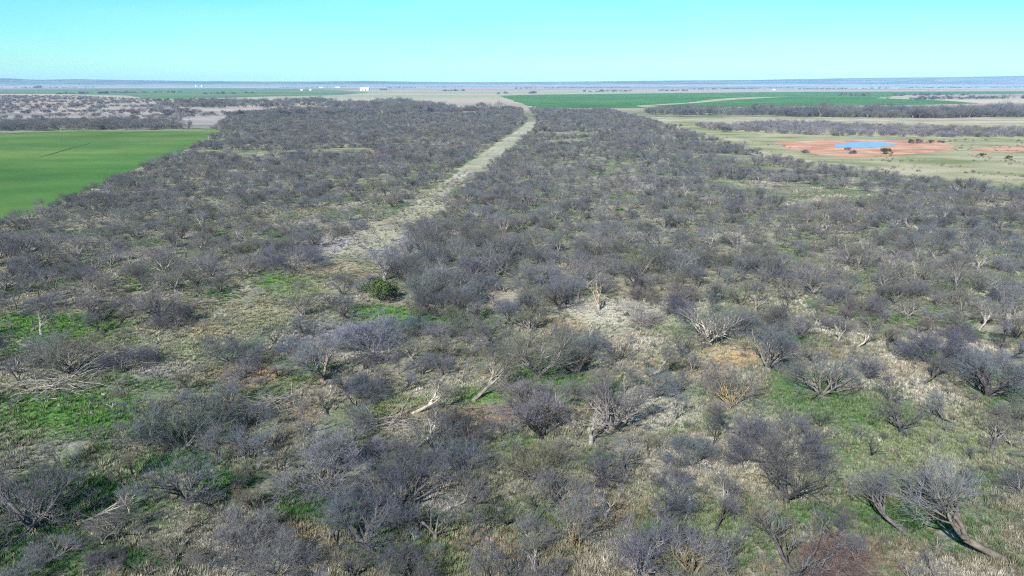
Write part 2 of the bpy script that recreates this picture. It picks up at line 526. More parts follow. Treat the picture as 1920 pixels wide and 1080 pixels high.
def sheet(name, pix, mat, z, rag=0.0, step=0.0, world=False, seed=1.0):
    """a sheet of ground cover with a ragged outline"""
    pts = [p if world else G(*p) for p in pix]
    out = []
    n = len(pts)
    for k in range(n):
        a, b_ = Vector(pts[k]), Vector(pts[(k + 1) % n])
        d = b_ - a
        m_ = max(1, int(d.length / step)) if step else 1
        nn = Vector((-d.y, d.x)).normalized() if d.length else Vector((0, 0))
        for q_ in range(m_):
            p = a + d * (q_ / m_)
            if rag:
                p = p + nn * rag * fbm2(p.x, p.y, rag * 4 + 1e-3, seed)
            out.append((p.x, p.y, z))
    tri = tessellate_polygon([[Vector(p) for p in out]])
    # keep every sheet facing up
    fs = []
    for a, b_, c in tri:
        A, B, C_ = out[a], out[b_], out[c]
        cr = (B[0] - A[0]) * (C_[1] - A[1]) - (B[1] - A[1]) * (C_[0] - A[0])
        fs.append((a, b_, c) if cr > 0 else (a, c, b_))
    return tag(link_mesh(name, mesh_of(name, out, fs, [mat])), kind='structure')


WHEAT_PX = [(-700, 262), (0, 250), (120, 247), (300, 246), (418, 244), (398, 254), (348, 281), (328, 290), (270, 310), (238, 325), (180, 350), (100, 386), (40, 406), (-60, 432), (-300, 480), (-700, 560)]
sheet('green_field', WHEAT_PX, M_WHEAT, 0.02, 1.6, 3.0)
for off in (.34, .66):
    ru = [(G(a, y)[0] * (1 - off) + G(b_, y)[0] * off, G(a, y)[1]) for (y, a, b_) in LANE if y <= 430]
    w_ = .28
    sheet('wheel_rut', [(x - w_, y) for x, y in ru] + [(x + w_, y) for x, y in ru[::-1]], M_SOIL, 0.014, .5, 1.5, world=True, seed=off * 9)
sheet('furrow', [(68, 296.5), (100, 287), (140, 275.5), (172, 268), (170, 269.2), (140, 277), (100, 288.8)], M_FURROW, 0.03, 0.5, 2.0, seed=4)
sheet('far_green_field', [(935, 179.5), (1000, 177.5), (1250, 174.8), (1500, 172), (1920, 171), (2200, 171.5), (1900, 176), (1700, 178), (1640, 184), (1780, 189), (1838, 194), (1720, 196.5), (1400, 200), (1200, 203), (1020, 203), (990, 198)], M_WHEAT2, 0.06, 8.0, 25.0)
sheet('far_green_field', [(-200, 176), (0, 171), (150, 166.5), (400, 165), (560, 166.5), (650, 170), (693, 173.2), (640, 178), (500, 181), (400, 184), (280, 186), (240, 179), (100, 176), (0, 176)], M_FARGREEN, 0.08, 10.0, 40.0)
sheet('bare_strip', [(1190, 198.5), (1290, 192.5), (1340, 186), (1388, 183), (1480, 181.5), (1380, 186.8), (1300, 193.6), (1225, 198.5), (1246, 203.2), (1210, 201.5)], M_PALEGRASS, 0.10, 3.0, 10.0)
LANE_S = [q_ for q_ in LANE if q_[0] <= 430] + [(462, 648, 722), (478, 640, 690)]
lane_pts = [G(a, y) for (y, a, b_) in LANE_S] + [G(b_, y) for (y, a, b_) in LANE_S][::-1]
sheet('grass_lane', lane_pts, M_LANE, 0.008, 2.2, 1.2, world=True, seed=3)
sheet('pale_path', [(1262, 234), (1300, 246), (1352, 262), (1440, 286), (1530, 303), (1600, 309), (1660, 322), (1560, 314), (1520, 312), (1430, 294), (1345, 271), (1285, 252), (1225, 236)], M_PALEGRASS, 0.008, 1.5, 2.5, seed=5)
sheet('pale_meadow', [(1190, 223.5), (1400, 221.5), (1650, 222), (1920, 221), (2300, 222), (2300, 236), (1920, 233), (1800, 238), (1650, 231), (1500, 230), (1330, 227), (1200, 227)], M_PALEGRASS, 0.012, 5.0, 8.0, seed=6)
sheet('red_dirt_bank', [(1448, 268), (1500, 264.5), (1560, 263), (1640, 262), (1720, 263.5), (1772, 266), (1790, 274), (1774, 283), (1720, 288), (1650, 293), (1590, 296), (1530, 289), (1480, 279)], M_DIRT, 0.016, 2.2, 2.0, seed=7)
sheet('red_dirt_patch', [(1815, 284), (1840, 276), (1890, 273), (1960, 274), (1960, 281), (1900, 286)], M_DIRT, 0.016, 2.0, 2.0, seed=9)
sheet('pond_water', [(1562, 272), (1580, 268), (1620, 266.4), (1660, 267), (1684, 270), (1668, 274), (1630, 277), (1590, 278), (1570, 276.5)], M_WATER, 0.06, 0.7, 1.5, seed=8)

# ---------------------------------------------------------------- low hills along the horizon
HILL = [(-900, 150), (-300, 150), (0, 149.5), (60, 148.5), (85, 148.5), (130, 151), (200, 150), (300, 151.5), (420, 153), (600, 154), (700, 152.6), (850, 155), (960, 154.6), (1100, 153.5), (1250, 152), (1400, 150.4), (1560, 148), (1700, 147), (1800, 145), (1920, 143), (2300, 140), (2900, 142)]
hx = [p[0] for p in HILL]
hy = [p[1] for p in HILL]
RD = [6300, 6600, 6850, 7000, 7100, 7700, 8900]
hv, hf = [], []
cols = np.arange(-900, 2860, 20)
for r, dist in enumerate(RD):
    for px in cols:
        x = (px - 960) / FPX * dist
        ridge = (157.6 - np.interp(px, hx, hy)) / FPX * 7100 + H
        prof = [-1.0, 0.06, 0.30, 0.62, 1.0, 0.9, -0.2][r]
        z = ridge * prof + (6 * prof * fbm2(px, dist, 260, 4.0) if 0 < r < 6 else 0)
        hv.append((x, dist * CP + 0, z))
nc = len(cols)
for r in range(len(RD) - 1):
    for k in range(nc - 1):
        a = r * nc + k
        hf.append((a, a + 1, a + nc + 1, a + nc))
tag(link_mesh('hills', mesh_of('hills', hv, hf, [M_HILL], smooth=True)), kind='structure')


# ---------------------------------------------------------------- growing bare trees
def perp(d, r):
    a = Vector((r.gauss(0, 1), r.gauss(0, 1), r.gauss(0, 1)))
    a = a - d * a.dot(d)
    return a.normalized() if a.length > 1e-6 else Vector((1, 0, 0))


class Buf:
    def __init__(self):
        self.v, self.f = [], []

    def tube(self, pts, rad, n):
        base = len(self.v)
        for k, p in enumerate(pts):
            d = (pts[min(k + 1, len(pts) - 1)] - pts[max(k - 1, 0)])
            d = d.normalized() if d.length > 1e-9 else Vector((0, 0, 1))
            a = d.orthogonal().normalized() if k == 0 else (a0 - d * a0.dot(d)).normalized()
            a0 = a
            c = d.cross(a)
            for q_ in range(n):
                w = 2 * math.pi * q_ / n
                self.v.append(p + (a * math.cos(w) + c * math.sin(w)) * rad[k])
        for k in range(len(pts) - 1):
            for q_ in range(n):
                o = base + k * n
                self.f.append((o + q_, o + (q_ + 1) % n, o + n + (q_ + 1) % n, o + n + q_))
        self.f.append(tuple(base + (len(pts) - 1) * n + q_ for q_ in range(n)))

    def twig(self, p, d, ln, w, r):
        a = perp(d, r) * (w * 0.5)
        c = perp(d, r) * (ln * 0.18)
        m_ = p + d * (ln * 0.5) + c
        e = p + d * ln
        b_ = len(self.v)
        self.v += [p - a, p + a, m_ + a * 0.8, m_ - a * 0.8, e]
        self.f += [(b_, b_ + 1, b_ + 2, b_ + 3), (b_ + 3, b_ + 2, b_ + 4)]


def limb(p, d, ln, r0, r1, nseg, wig, trop, r):
    pts, rad = [p.copy()], [r0]
    for k in range(nseg):
        d = (d + Vector((r.gauss(0, wig), r.gauss(0, wig), r.gauss(0, wig) + trop))).normalized()
        p = p + d * (ln / nseg)
        pts.append(p.copy())
        rad.append(r0 + (r1 - r0) * (k + 1) / nseg)
    return pts, rad, d


def grow(seed, stems=3, lens=(1.5, 1.35, 1.1, 0.75), spread=38, fan=36, ch=(3, 5, 4), tw=8, twl=0.6, tww=0.0115, r0=0.12, wig=0.11, trop=0.035, lean=None, flat=1.0, trunkl=0.5, keep=1.0):
    """trunk and limbs go in one buffer, branchlets and twigs in the other"""
    r = random.Random(seed)
    T, C = Buf(), Buf()

    def at(pts, f):
        x = f * (len(pts) - 1)
        k = min(int(x), len(pts) - 2)
        return pts[k].lerp(pts[k + 1], x - k), (pts[k + 1] - pts[k]).normalized(), k

    def sub(pts, rad, lev):
        n = ch[lev - 1]
        n = n if lev > 1 else max(2, n + r.choice((-1, 0, 0, 1)))
        for c in range(n):
            if r.random() > keep and lev > 1:
                continue
            f = 0.3 + 0.7 * (c + r.random() * 0.8) / n
            if c == n - 1:
                f = 1.0
            p, d, k = at(pts, min(f, 1.0))
            ang = math.radians(r.uniform(fan * 0.55, fan * 1.25)) * (0.45 if c == n - 1 else 1.0)
            dd = (d * math.cos(ang) + perp(d, r) * math.sin(ang)).normalized()
            if dd.z < -0.15 and lev < 3:
                dd.z *= -0.4
                dd.normalize()
            ln = lens[lev] * r.uniform(0.7, 1.25) * (1.12 - 0.3 * f)
            ra = max(rad[k] * (0.6, 0.6, 0.5, 0.5)[lev], 0.0045)
            ps, rs, de = limb(p, dd, ln, ra, ra * (0.45 if lev < 3 else 0.3), (5, 5, 4, 3)[lev], wig * (1, 1.1, 1.2, 1.3)[lev], trop, r)
            (T if lev <= 2 else C).tube(ps, rs, 5 if lev == 1 else 3)
            if lev < 3:
                sub(ps, rs, lev + 1)
            if lev >= 2:
                m_ = tw if lev == 3 else tw // 3
                for _ in range(m_):
                    f = r.uniform(0.15, 1.0)
                    q_, d2, _k = at(ps, f)
                    an = math.radians(r.uniform(15, 62))
                    d3 = (d2 * math.cos(an) + perp(d2, r) * math.sin(an) + Vector((0, 0, 0.22))).normalized()
                    C.twig(q_, d3, twl * r.uniform(0.5, 1.3), tww * r.uniform(0.7, 1.3), r)

    a0 = r.uniform(0, 6.28)
    root = Vector((0, 0, -0.08))
    td = Vector((0, 0, 1)) if lean is None else Vector(lean).normalized()
    if trunkl > 0.05:
        ps, rs, de = limb(root, td, trunkl, r0 * 1.5, r0 * 1.15, 3, 0.06, 0, r)
        T.tube(ps, rs, 7)
        root = ps[-1] - td * 0.1
    for s in range(stems):
        az = a0 + 2 * math.pi * s / stems + r.uniform(-0.5, 0.5)
        an = math.radians(spread * r.uniform(0.5, 1.25)) if stems > 1 else math.radians(r.uniform(0, 12))
        d = Vector((math.sin(an) * math.cos(az), math.sin(an) * math.sin(az), math.cos(an)))
        if lean is not None:
            d = (d + td * 1.3).normalized()
        o = root if trunkl > 0.05 else root + Vector((math.cos(az), math.sin(az), 0)) * r.uniform(0.02, 0.25)
        ra = r0 * r.uniform(0.7, 1.0)
        ps, rs, de = limb(o, d, lens[0] * r.uniform(0.8, 1.2), ra, ra * 0.55, 5, wig * 0.8, trop * 1.3, r)
        T.tube(ps, rs, 6)
        sub(ps, rs, 1)
    if flat != 1.0:
        for B in (T, C):
            for v in B.v:
                v.z *= flat
    return T, C


def bush_leaves(seed, n=2600, rad=(1.9, 1.9, 1.5)):
    r = random.Random(seed)
    C = Buf()
    lumps = [(Vector((r.uniform(-.6, .6) * rad[0], r.uniform(-.6, .6) * rad[1], r.uniform(0.4, 1.1) * rad[2])), r.uniform(.4, .75)) for _ in range(14)]
    for _ in range(n):
        c, s = r.choice(lumps)
        d = Vector((r.gauss(0, 1), r.gauss(0, 1), r.gauss(0, 1))).normalized()
        p = c + d * s * (r.random() ** 0.4)
        if p.z < 0.15:
            continue
        a = perp(d, r)
        b_ = (d.cross(a) + d * r.uniform(-.6, .6)).normalized()
        w = r.uniform(.05, .11)
        k = len(C.v)
        C.v += [p - a * w * .5, p + b_ * w, p + a * w * .5, p - b_ * w]
        C.f.append((k, k + 1, k + 2, k + 3))
    return C


def pile(seed, n=70, L_=(1.0, 3.2), rx=1.8, ry=1.1, hz=0.7):
    r = random.Random(seed)
    B = Buf()
    for _ in range(n):
        x, y = r.gauss(0, rx * .5), r.gauss(0, ry * .5)
        hh = hz * math.exp(-(x / rx) ** 2 - (y / ry) ** 2)
        p = Vector((x, y, r.uniform(0.03, 0.08 + hh)))
        az = r.gauss(0.2, 0.7) + (math.pi if r.random() < .5 else 0)
        d = Vector((math.cos(az), math.sin(az), r.uniform(-.08, .28))).normalized()
        ra = r.choice((.008, .012, .016, .03))
        ps, rs, _d = limb(p, d, r.uniform(*L_), ra, ra * .4, 5, .12, -0.03, r)
        for q_ in ps:
            q_.z = max(q_.z, 0.02)
        B.tube(ps, rs, 4)
    return B


TREES = {}


def kind(key, T, C, mt, mc):
    tm = mesh_of('trunk', T.v, T.f, [mt], smooth=True) if T and T.v else None
    cm = mesh_of('crown', C.v, C.f, [mc], smooth=False) if C and C.v else None
    hh = max(v.z for v in ((C.v if C and C.v else T.v)))
    ww = 2 * np.percentile([math.hypot(v.x, v.y) for v in (C.v if C and C.v else T.v)], 90)
    TREES[key] = dict(trunk=tm, crown=cm, h=hh, w=ww)


for s in range(8):       # spreading many-stemmed mesquite
    kind('vase%d' % s, *grow(100 + s, tw=(5, 7, 4, 8)[s % 4], wig=.09, ch=((3, 4, 4), (3, 5, 4), (3, 4, 3), (4, 4, 4))[s % 4], stems=3 + s % 3, spread=(34, 42, 48, 38)[s % 4], lens=((1.5, 1.3, 1.05, .7), (1.7, 1.4, 1.1, .75), (1.35, 1.4, 1.2, .7))[s % 3], trunkl=(0.5, 0.15, 0.8)[s % 3]), M_BARK, M_TWIG)
for s in range(3):       # big old ones
    kind('vase%d' % (8 + s), *grow(150 + s, stems=4 + s, spread=(44, 40, 50)[s], lens=(2.1, 1.8, 1.35, .85), ch=(4, 5, 5), tw=7, r0=.15, tww=.011, trunkl=(.5, .2, .3)[s]), M_BARK, M_TWIG)
for s in range(4):       # dense rounded crown down to the ground
    kind('round%d' % s, *grow(200 + s, stems=8, spread=54, lens=(1.15, 1.1, .95, .7), ch=(3, 5, 4), tw=10, r0=.06, trunkl=0.0, trop=.05), M_BARK, M_TWIG)
for s in range(3):       # slim upright
    kind('slim%d' % s, *grow(300 + s, stems=2, spread=16, lens=(1.6, 1.0, .8, .55), fan=34, ch=(4, 4, 3), tw=11, r0=.075, trunkl=.7), M_BARK, M_TWIG)
for s in range(3):       # leaning
    kind('lean%d' % s, *grow(400 + s, stems=3, spread=36, lens=(1.7, 1.4, 1.05, .7), lean=((1, .2, .75), (-1, .1, .8), (.9, .5, .6))[s], trunkl=1.9, r0=.125), M_BARK, M_TWIG)
for s in range(3):       # dead, bleached
    kind('dead%d' % s, *grow(500 + s, stems=2 + s % 2, spread=30, lens=(1.7, 1.3, .9, .5), fan=46, ch=(3, 3, 2), tw=5, twl=.4, r0=.15, trunkl=1.0, wig=.22), M_PALE, M_PALE)
kind('white0', *grow(520, stems=5, spread=58, lens=(1.2, 1.1, .9, .6), ch=(3, 5, 5), tw=12, r0=.11, trunkl=.2), M_PALE, M_PALE)
for s in range(2):       # fallen
    kind('fallen%d' % s, *grow(540 + s, stems=2, spread=14, lens=(2.8, 1.6, .9, .5), fan=50, ch=(4, 3, 2), tw=4, r0=.15, lean=(1, .15, .06), trunkl=2.2, trop=-.05, flat=.55), M_PALE, M_PALE)
for s in range(2):       # tan stems
    kind('tan%d' % s, *grow(560 + s, stems=8, spread=30, lens=(1.3, 1.1, .8, .5), ch=(3, 3, 3), tw=8, r0=.055, trunkl=0), M_TAN, M_TWIG)
T_, C_ = grow(580, stems=5, spread=40, lens=(.9, .7, .5, .4), ch=(3, 3, 2), tw=4, r0=.07, trunkl=.1)
kind('green0', T_, bush_leaves(581), M_BARK, M_LEAF)
for s in range(3):
    kind('pile%d' % s, pile(600 + s, 60 + 25 * s), None, M_PALE, None)

# ---------------------------------------------------------------- trees seen one by one: where, which kind, width in the photo, how it looks
# (pixel x, pixel y of the foot, kind, width px, colour of twigs, colour of bark, label)
W1, BL_, PU, OL, DK, BR_ = (1, 1, 1), (.86, .95, 1.02), (.98, .95, 1.05), (1.1, 1.08, .8), (.6, .6, .66), (1.15, 1.0, .85)
HERO = [
    (1108, 832, 'dead0', 210, PU, W1, 'tall dead tree with bare white forked trunk beside a pale clearing'),
    (1150, 806, 'vase1', 210, PU, (1.7, 1.65, 1.6), 'dense mauve tree crowding behind the dead white forked trunk'),
    (1330, 644, 'vase5', 175, PU, (1.7, 1.65, 1.6), 'grey domed tree with pale splayed trunk above a tan clearing'),
    (1440, 694, 'vase2', 240, W1, W1, 'broad fan shaped tree with many dark stems above an orange ground patch'),
    (1122, 582, 'dead1', 130, BR_, (1, .9, .8), 'cream Y-forked bare tree in the white clearing'),
    (1198, 606, 'white0', 105, W1, W1, 'low silvery white spreading tree in the pale clearing'),
    (1106, 634, 'dead2', 70, W1, W1, 'slender bleached sapling below the cream Y-forked tree'),
    (1266, 788, 'slim0', 100, W1, W1, 'slim grey sapling at the right edge of the whitish clearing'),
    (1300, 868, 'round1', 130, BL_, W1, 'rounded blue grey tree below the slim sapling by the whitish clearing'),
    (1474, 942, 'vase3', 200, W1, DK, 'spreading tree with short black trunk over green grass'),
    (1460, 866, 'round0', 215, PU, DK, 'wide purple domed tree with two dark stems, above the short black trunk tree'),
    (1354, 948, 'slim1', 100, W1, (1.4, 1.4, 1.4), 'thin pale stemmed sapling left of the short black trunk tree'),
    (1490, 1090, 'vase6', 215, BL_, DK, 'large tree with thick black trunk cut by the bottom edge'),
    (1298, 1072, 'tan0', 170, W1, W1, 'tall many-stemmed tree at the bottom edge with upright yellowish stems'),
    (1364, 1066, 'slim2', 100, W1, W1, 'narrow upright tree at the bottom edge between two large trees'),
    (1885, 1048, 'lean1', 330, W1, (1.6, 1.5, 1.4), 'huge left-leaning tree with pale topped trunk in the bottom right corner'),
    (752, 958, 'vase0', 215, DK, DK, 'black stemmed vase shaped tree beside bright green grass'),
    (846, 950, 'lean0', 130, W1, W1, 'small right-leaning tree beside a grey bare patch'),
    (892, 946, 'vase4', 130, W1, DK, 'small dark branched tree right of the grey bare patch'),
    (1082, 1022, 'tan1', 150, W1, W1, 'bush with glowing yellow stems near the bottom centre'),
    (1205, 1082, 'vase7', 190, PU, W1, 'dense mauve tree at the bottom edge right of the yellow stemmed bush'),
    (615, 905, 'round2', 230, PU, DK, 'big round lavender bush casting a deep black shadow'),
    (345, 838, 'round3', 230, BL_, DK, 'big round slate blue bush above the fallen white trunk'),
    (432, 676, 'round0', 145, BL_, W1, 'round blue grey bush on the open lane edge'),
    (78, 628, 'dead0', 120, DK, (.75, .75, .75), 'pale forked tree over bright green grass near the left edge'),
    (24, 505, 'slim0', 70, DK, DK, 'thin black sapling on pale ground at the left edge'),
    (62, 992, 'vase1', 200, DK, DK, 'tall black tree in the bottom left corner with long shadows'),
    (455, 1030, 'round1', 160, PU, W1, 'sprawling purple bush at bottom left of the green grass hollow'),
    (770, 776, 'lean2', 190, W1, (1.7, 1.6, 1.5), 'tree with V-shaped cream trunk and a dark right fork'),
    (885, 752, 'lean2', 240, OL, (1.5, 1.45, 1.4), 'olive tree with heavy cream trunk sprawling right over green grass'),
    (604, 714, 'vase4', 150, W1, (1.7, 1.6, 1.5), 'grey tree with short pale trunk left of the V-trunked tree'),
    (700, 660, 'round1', 190, PU, W1, 'low mauve thicket tree on mauve ground'),
    (712, 562, 'green0', 150, W1, W1, 'leafy green round bush beside the lane'),
    (806, 566, 'round2', 150, BL_, W1, 'misty blue purple bush right of the leafy green bush'),
    (1010, 704, 'vase2', 190, OL, W1, 'olive grey tree over a green grass hollow in the centre'),
    (1085, 700, 'vase6', 160, BL_, W1, 'blue grey tree right of the green grass hollow'),
    (1206, 706, 'lean0', 165, W1, (1.7, 1.6, 1.4), 'tree with short cream trunk leaning right in the centre'),
    (1372, 758, 'tan0', 150, BR_, W1, 'brown many-stemmed tree below the orange ground patch'),
    (1200, 520, 'vase3', 105, OL, W1, 'small olive vase shaped tree above the white clearing'),
    (1262, 550, 'vase5', 90, OL, W1, 'small olive tree right above the silvery white tree'),
    (1572, 640, 'dead1', 70, W1, W1, 'tall bleached bare stem among grey thicket on the right'),
    (1604, 652, 'lean0', 90, W1, (1.9, 1.8, 1.7), 'arching pale limbed tree beside the tall bleached stem'),
    (1752, 684, 'round3', 165, DK, DK, 'very dark purple bush on the right'),
    (1540, 742, 'vase0', 150, W1, W1, 'grey tree with curled pale branches over dark green grass'),
    (1850, 744, 'vase7', 160, W1, DK, 'dark limbed tree near the right edge below the very dark purple bush'),
    (1690, 812, 'vase2', 120, DK, DK, 'small crooked black tree above yellow green grass'),
    (1792, 794, 'lean1', 120, W1, DK, 'left-leaning dark tree above yellow green grass'),
    (788, 472, 'vase1', 135, PU, W1, 'mauve tree standing right of the grey bare ground of the lane'),
    (556, 505, 'round0', 165, PU, DK, 'dark purple bush with black shadow on the left side of the lane'),
    (566, 562, 'slim1', 60, W1, W1, 'lone thin sapling standing in the grassy lane'),
    (243, 962, 'slim2', 80, W1, (1.5, 1.4, 1.2), 'thin pale stemmed sapling over dark shadowed grass'),
    (352, 948, 'vase3', 170, BL_, W1, 'blue grey tree below the fallen white trunk'),
    (865, 452, 'vase7', 130, BL_, W1, 'pale blue tree right of the mauve tree at the lane'),
    (520, 1075, 'round3', 150, PU, W1, 'purple twiggy bush at the bottom edge left of centre'),
    (300, 605, 'vase5', 110, W1, DK, 'dark tree on the brushy bank of the lane at left'),
    (330, 610, 'round2', 90, DK, DK, 'low black shadowed bush on the lane bank'),
    (130, 700, 'vase0', 130, OL, DK, 'olive brown tree on the lane bank beside pale brush piles'),
    (240, 690, 'round0', 110, DK, DK, 'low dark bush between the pale brush piles'),
    (1700, 1000, 'lean1', 200, W1, DK, 'slanting dark tree left of the huge leaning tree'),
    (1640, 1080, 'lean1', 125, BL_, DK, 'slanting black stem at the bottom edge in rusty brush'),
    (1560, 1082, 'round1', 150, (1.1, .8, .75), W1, 'reddish brown twiggy bush at the bottom edge'),
]
THINGS_EXTRA = [
    (415, 838, 'fallen0', 150, 'fallen white trunk with upturned roots below the slate blue bush', 'fallen tree', 0.1),
    (130, 985, 'fallen1', 210, 'long pale fallen limb in deep shade at bottom left', 'fallen tree', 0.35),
    (925, 716, 'fallen0', 110, 'arched cream fallen limb beneath the olive sprawling tree', 'fallen tree', 0.5),
    (1640, 664, 'fallen1', 90, 'thin pale fallen pole among dark thicket on the right', 'fallen tree', -0.2),
    (110, 735, 'pile1', 150, 'bleached brush heap above green grass at the left edge', 'brush pile', 0.3),
    (235, 682, 'pile2', 150, 'grey brush heap stretched along the lane bank', 'brush pile', 0.35),
    (370, 570, 'pile0', 80, 'small pale brush heap where the lane narrows', 'brush pile', 0.4),
    (920, 772, 'pile0', 90, 'grey twig heap beside reddish ground in the centre', 'brush pile', 0.0),
    (510, 768, 'pile2', 140, 'pale tangled twig heap right of the slate blue bush', 'brush pile', 0.5),
    (740, 800, 'pile1', 130, 'pale streaky twig heap above the deep black shadow', 'brush pile', 0.35),
    (190, 985, 'pile0', 90, 'whitish twig heap beside the long fallen limb', 'brush pile', 0.0),
    (1600, 900, 'pile0', 70, 'brown twig heap left of the slanting dark tree', 'brush pile', 0.2),
]
made = []          # (x, y, radius) of everything that stands already
tree_count = 0


def put(key, name, cat, x, y, scale, rz, label, group, ctint=None, btint=None):
    T = TREES[key]
    if T['crown'] is None or T['trunk'] is None:
        o = link_mesh(name, T['trunk'] or T['crown'])
        o.location, o.rotation_euler, o.scale = (x, y, 0), (0, 0, rz), (scale * .9,) * 3
        o.color = (.92, .9, .88, 1)
        tag(o, label, cat, group)
        return o
    o = empty(name, (x, y, 0), rz)
    fl = 1.0 if key[:4] in ('slim', 'dead', 'tan0', 'tan1', 'fall') else 1.1
    o.scale = (scale * fl * rng.uniform(.92, 1.1), scale * fl * rng.uniform(.92, 1.1), scale / fl * rng.uniform(.82, 1.0))
    o.rotation_euler = (rng.uniform(-.1, .1), rng.uniform(-.1, .1), rz)
    tag(o, label, cat, group)
    tr = link_mesh('trunk', T['trunk'], o)
    cr = link_mesh('crown', T['crown'], o)
    if ctint:
        cr.color = (*ctint, 1)
    if btint:
        tr.color = (*btint, 1)
    return o


NAME = {'vase': 'mesquite_tree', 'roun': 'mesquite_bush', 'slim': 'sapling', 'lean': 'mesquite_tree', 'dead': 'dead_tree', 'whit': 'dead_tree', 'tan0': 'mesquite_bush', 'tan1': 'mesquite_bush', 'gree': 'green_bush', 'fall': 'fallen_tree', 'pile': 'brush_pile'}
HERO_W = []
for (px, py, key, wpx, ct, bt, label) in HERO:
    x, y = G(px, py)
    d = math.sqrt(x * x + y * y + H * H)
    width = wpx * .74 / FPX * d
    s = min(max(width / TREES[key]['w'], 0.4), 1.25)
    if key[:4] in ('dead', 'slim'):
        s = max(.5, min(s, (.72 if key[:4] == 'dead' else 1.05) * width / TREES[key]['h']))
    if key[:4] == 'vase' and s > 1.0:
        key = 'vase%d' % (8 + tree_count % 3)
        s = min(max(width / TREES[key]['w'], 0.5), 1.0)
    rz = rng.uniform(-.5, .5) if key[:4] in ('lean', 'fall') else rng.uniform(0, 6.28)
    nm = NAME[key[:4]]
    cat = 'bush' if 'bush' in nm else 'tree'
    o = put(key, nm, cat, x, y, s, rz, label, 'bare mesquite trees of the pasture' if nm.startswith('mesq') else None, ct, bt)
    made.append((x, y, (0.9 if key == 'green0' else 0.48) * s * TREES[key]['w']))
    HERO_W.append((x, y, label))
    tree_count += 1
for (px, py, key, wpx, label, cat, rz) in THINGS_EXTRA:
    x, y = G(px, py)
    d = math.sqrt(x * x + y * y + H * H)
    s = min(max(wpx / FPX * d / TREES[key]['w'], .45), 1.7)
    put(key, NAME[key[:4]], cat, x, y, s, rz, label, None)
    made.append((x, y, (2.4 if key[:4] == 'fall' else 1.4) * s))

# ---------------------------------------------------------------- the brush: spots for every other tree
CLEAR = [(712, 572, 50, 8), (690, 450, 85, 16), (640, 490, 70, 14), (570, 540, 62, 14), (490, 588, 62, 14), (415, 640, 55, 14), (330, 680, 60, 14), (950, 1040, 60, 24), (1180, 580, 105, 26), (1345, 662, 60, 20), (1225, 765, 50, 28), (100, 612, 90, 14), (130, 770, 110, 34), (600, 955, 70, 26), (850, 1052, 45, 18), (722, 588, 60, 10), (1040, 705, 35, 18), (900, 750, 30, 14), (640, 622, 70, 16), (530, 530, 50, 14), (820, 948, 30, 12), (1750, 850, 60, 22), (350, 650, 60, 16)]
CLEAR_W = []
for (px, py, rx, ry) in CLEAR:
    py, ry = py + ry * .8 + 8, ry * 1.7 + 8
    cx, cy0 = G(px, py)
    CLEAR_W.append((cx, cy0, abs(G(px + rx, py)[0] - cx), .5 * abs(G(px, py - ry)[1] - G(px, py + ry)[1])))


def in_brush(x, y):
    if y > Y_BACK or y < 14:
        return False
    if x > np.interp(y, BRY, BRX) - 1.0:
        return False
    if y < Y_WHEAT and x < np.interp(y, BLY, BLX) + 1.0:
        return False
    if y >= Y_WHEAT:
        lim = G(np.interp(P_of(0, y)[1], [200, 215, 246], [560, 430, 400]), P_of(0, y)[1])[0]
        if x < lim:
            return False
    a, b_ = lane_at(y)
    mrg = 1.5 + 1.1 * mnoise.noise((x * .2, y * .2, 3.3))
    if a - mrg < x < b_ + mrg and 36 < y:
        return False
    if y > 120 and fbm2(x, y, 48, 27.0, 2) > .27:
        return False
    for (cx, cy0, ax, ay) in CLEAR_W:
        if ((x - cx) / ax) ** 2 + ((y - cy0) / ay) ** 2 < 1:
            return False
    return True


def scatter(x0, x1, y0, y1, dmin, ok, tries, r, occ):
    """spots at least dmin(y) apart"""
    cell = 4.0
    grid = {}
    for p in occ:
        grid.setdefault((int(p[0] // cell), int(p[1] // cell)), []).append(p)
    out = []
    for _ in range(tries):
        y = y0 + (y1 - y0) * r.random()
        x = r.uniform(x0(y), x1(y))
        if not ok(x, y):
            continue
        dm = dmin(x, y)
        gx_, gy_ = int(x // cell), int(y // cell)
        n = int(dm * 1.6 // cell) + 1
        bad = False
        for a in range(gx_ - n, gx_ + n + 1):
            for b_ in range(gy_ - n, gy_ + n + 1):
                for (qx, qy, qr) in grid.get((a, b_), ()):
                    if (qx - x) ** 2 + (qy - y) ** 2 < (0.5 * dm + qr) ** 2:
                        bad = True
                        break
                if bad:
                    break
            if bad:
                break
        if bad:
            continue
        p = (x, y, dm * .5)
        out.append(p)
        grid.setdefault((gx_, gy_), []).append(p)
    return out


def dens(x, y):
    n = fbm2(x, y, 38, 9.0, 2)
    return (2.75 + 1.9 * max(-.5, -n) + rng.uniform(-.8, .9)) * (.86 if y < 62 else .9 if y < 100 else .92)


spots = []
r_s = random.Random(21)
for (ya, yb, tries) in ((16, 70, 9000), (70, 130, 16000), (130, 260, 42000), (260, 480, 62000), (480, Y_BACK, 46000)):
    spots += scatter(lambda y: -0.74 * y - 12, lambda y: 0.74 * y + 12, ya, yb, dens, in_brush, tries, r_s, made + spots)
spots = [(x, y) for (x, y, _r) in spots]


def kind_for(x, y, r):
    q_ = r.random()
    if y < 170 and q_ < .014:
        return 'dead%d' % r.randrange(3)
    if q_ < (.16 if y < 130 else .28):
        return 'round%d' % r.randrange(4)
    if q_ < (.36 if y < 130 else .38):
        return 'slim%d' % r.randrange(3)
    if q_ < .46:
        return 'lean%d' % r.randrange(3)
    if q_ < .49:
        return 'tan%d' % r.randrange(2)
    return 'vase%d' % r.randrange(11)


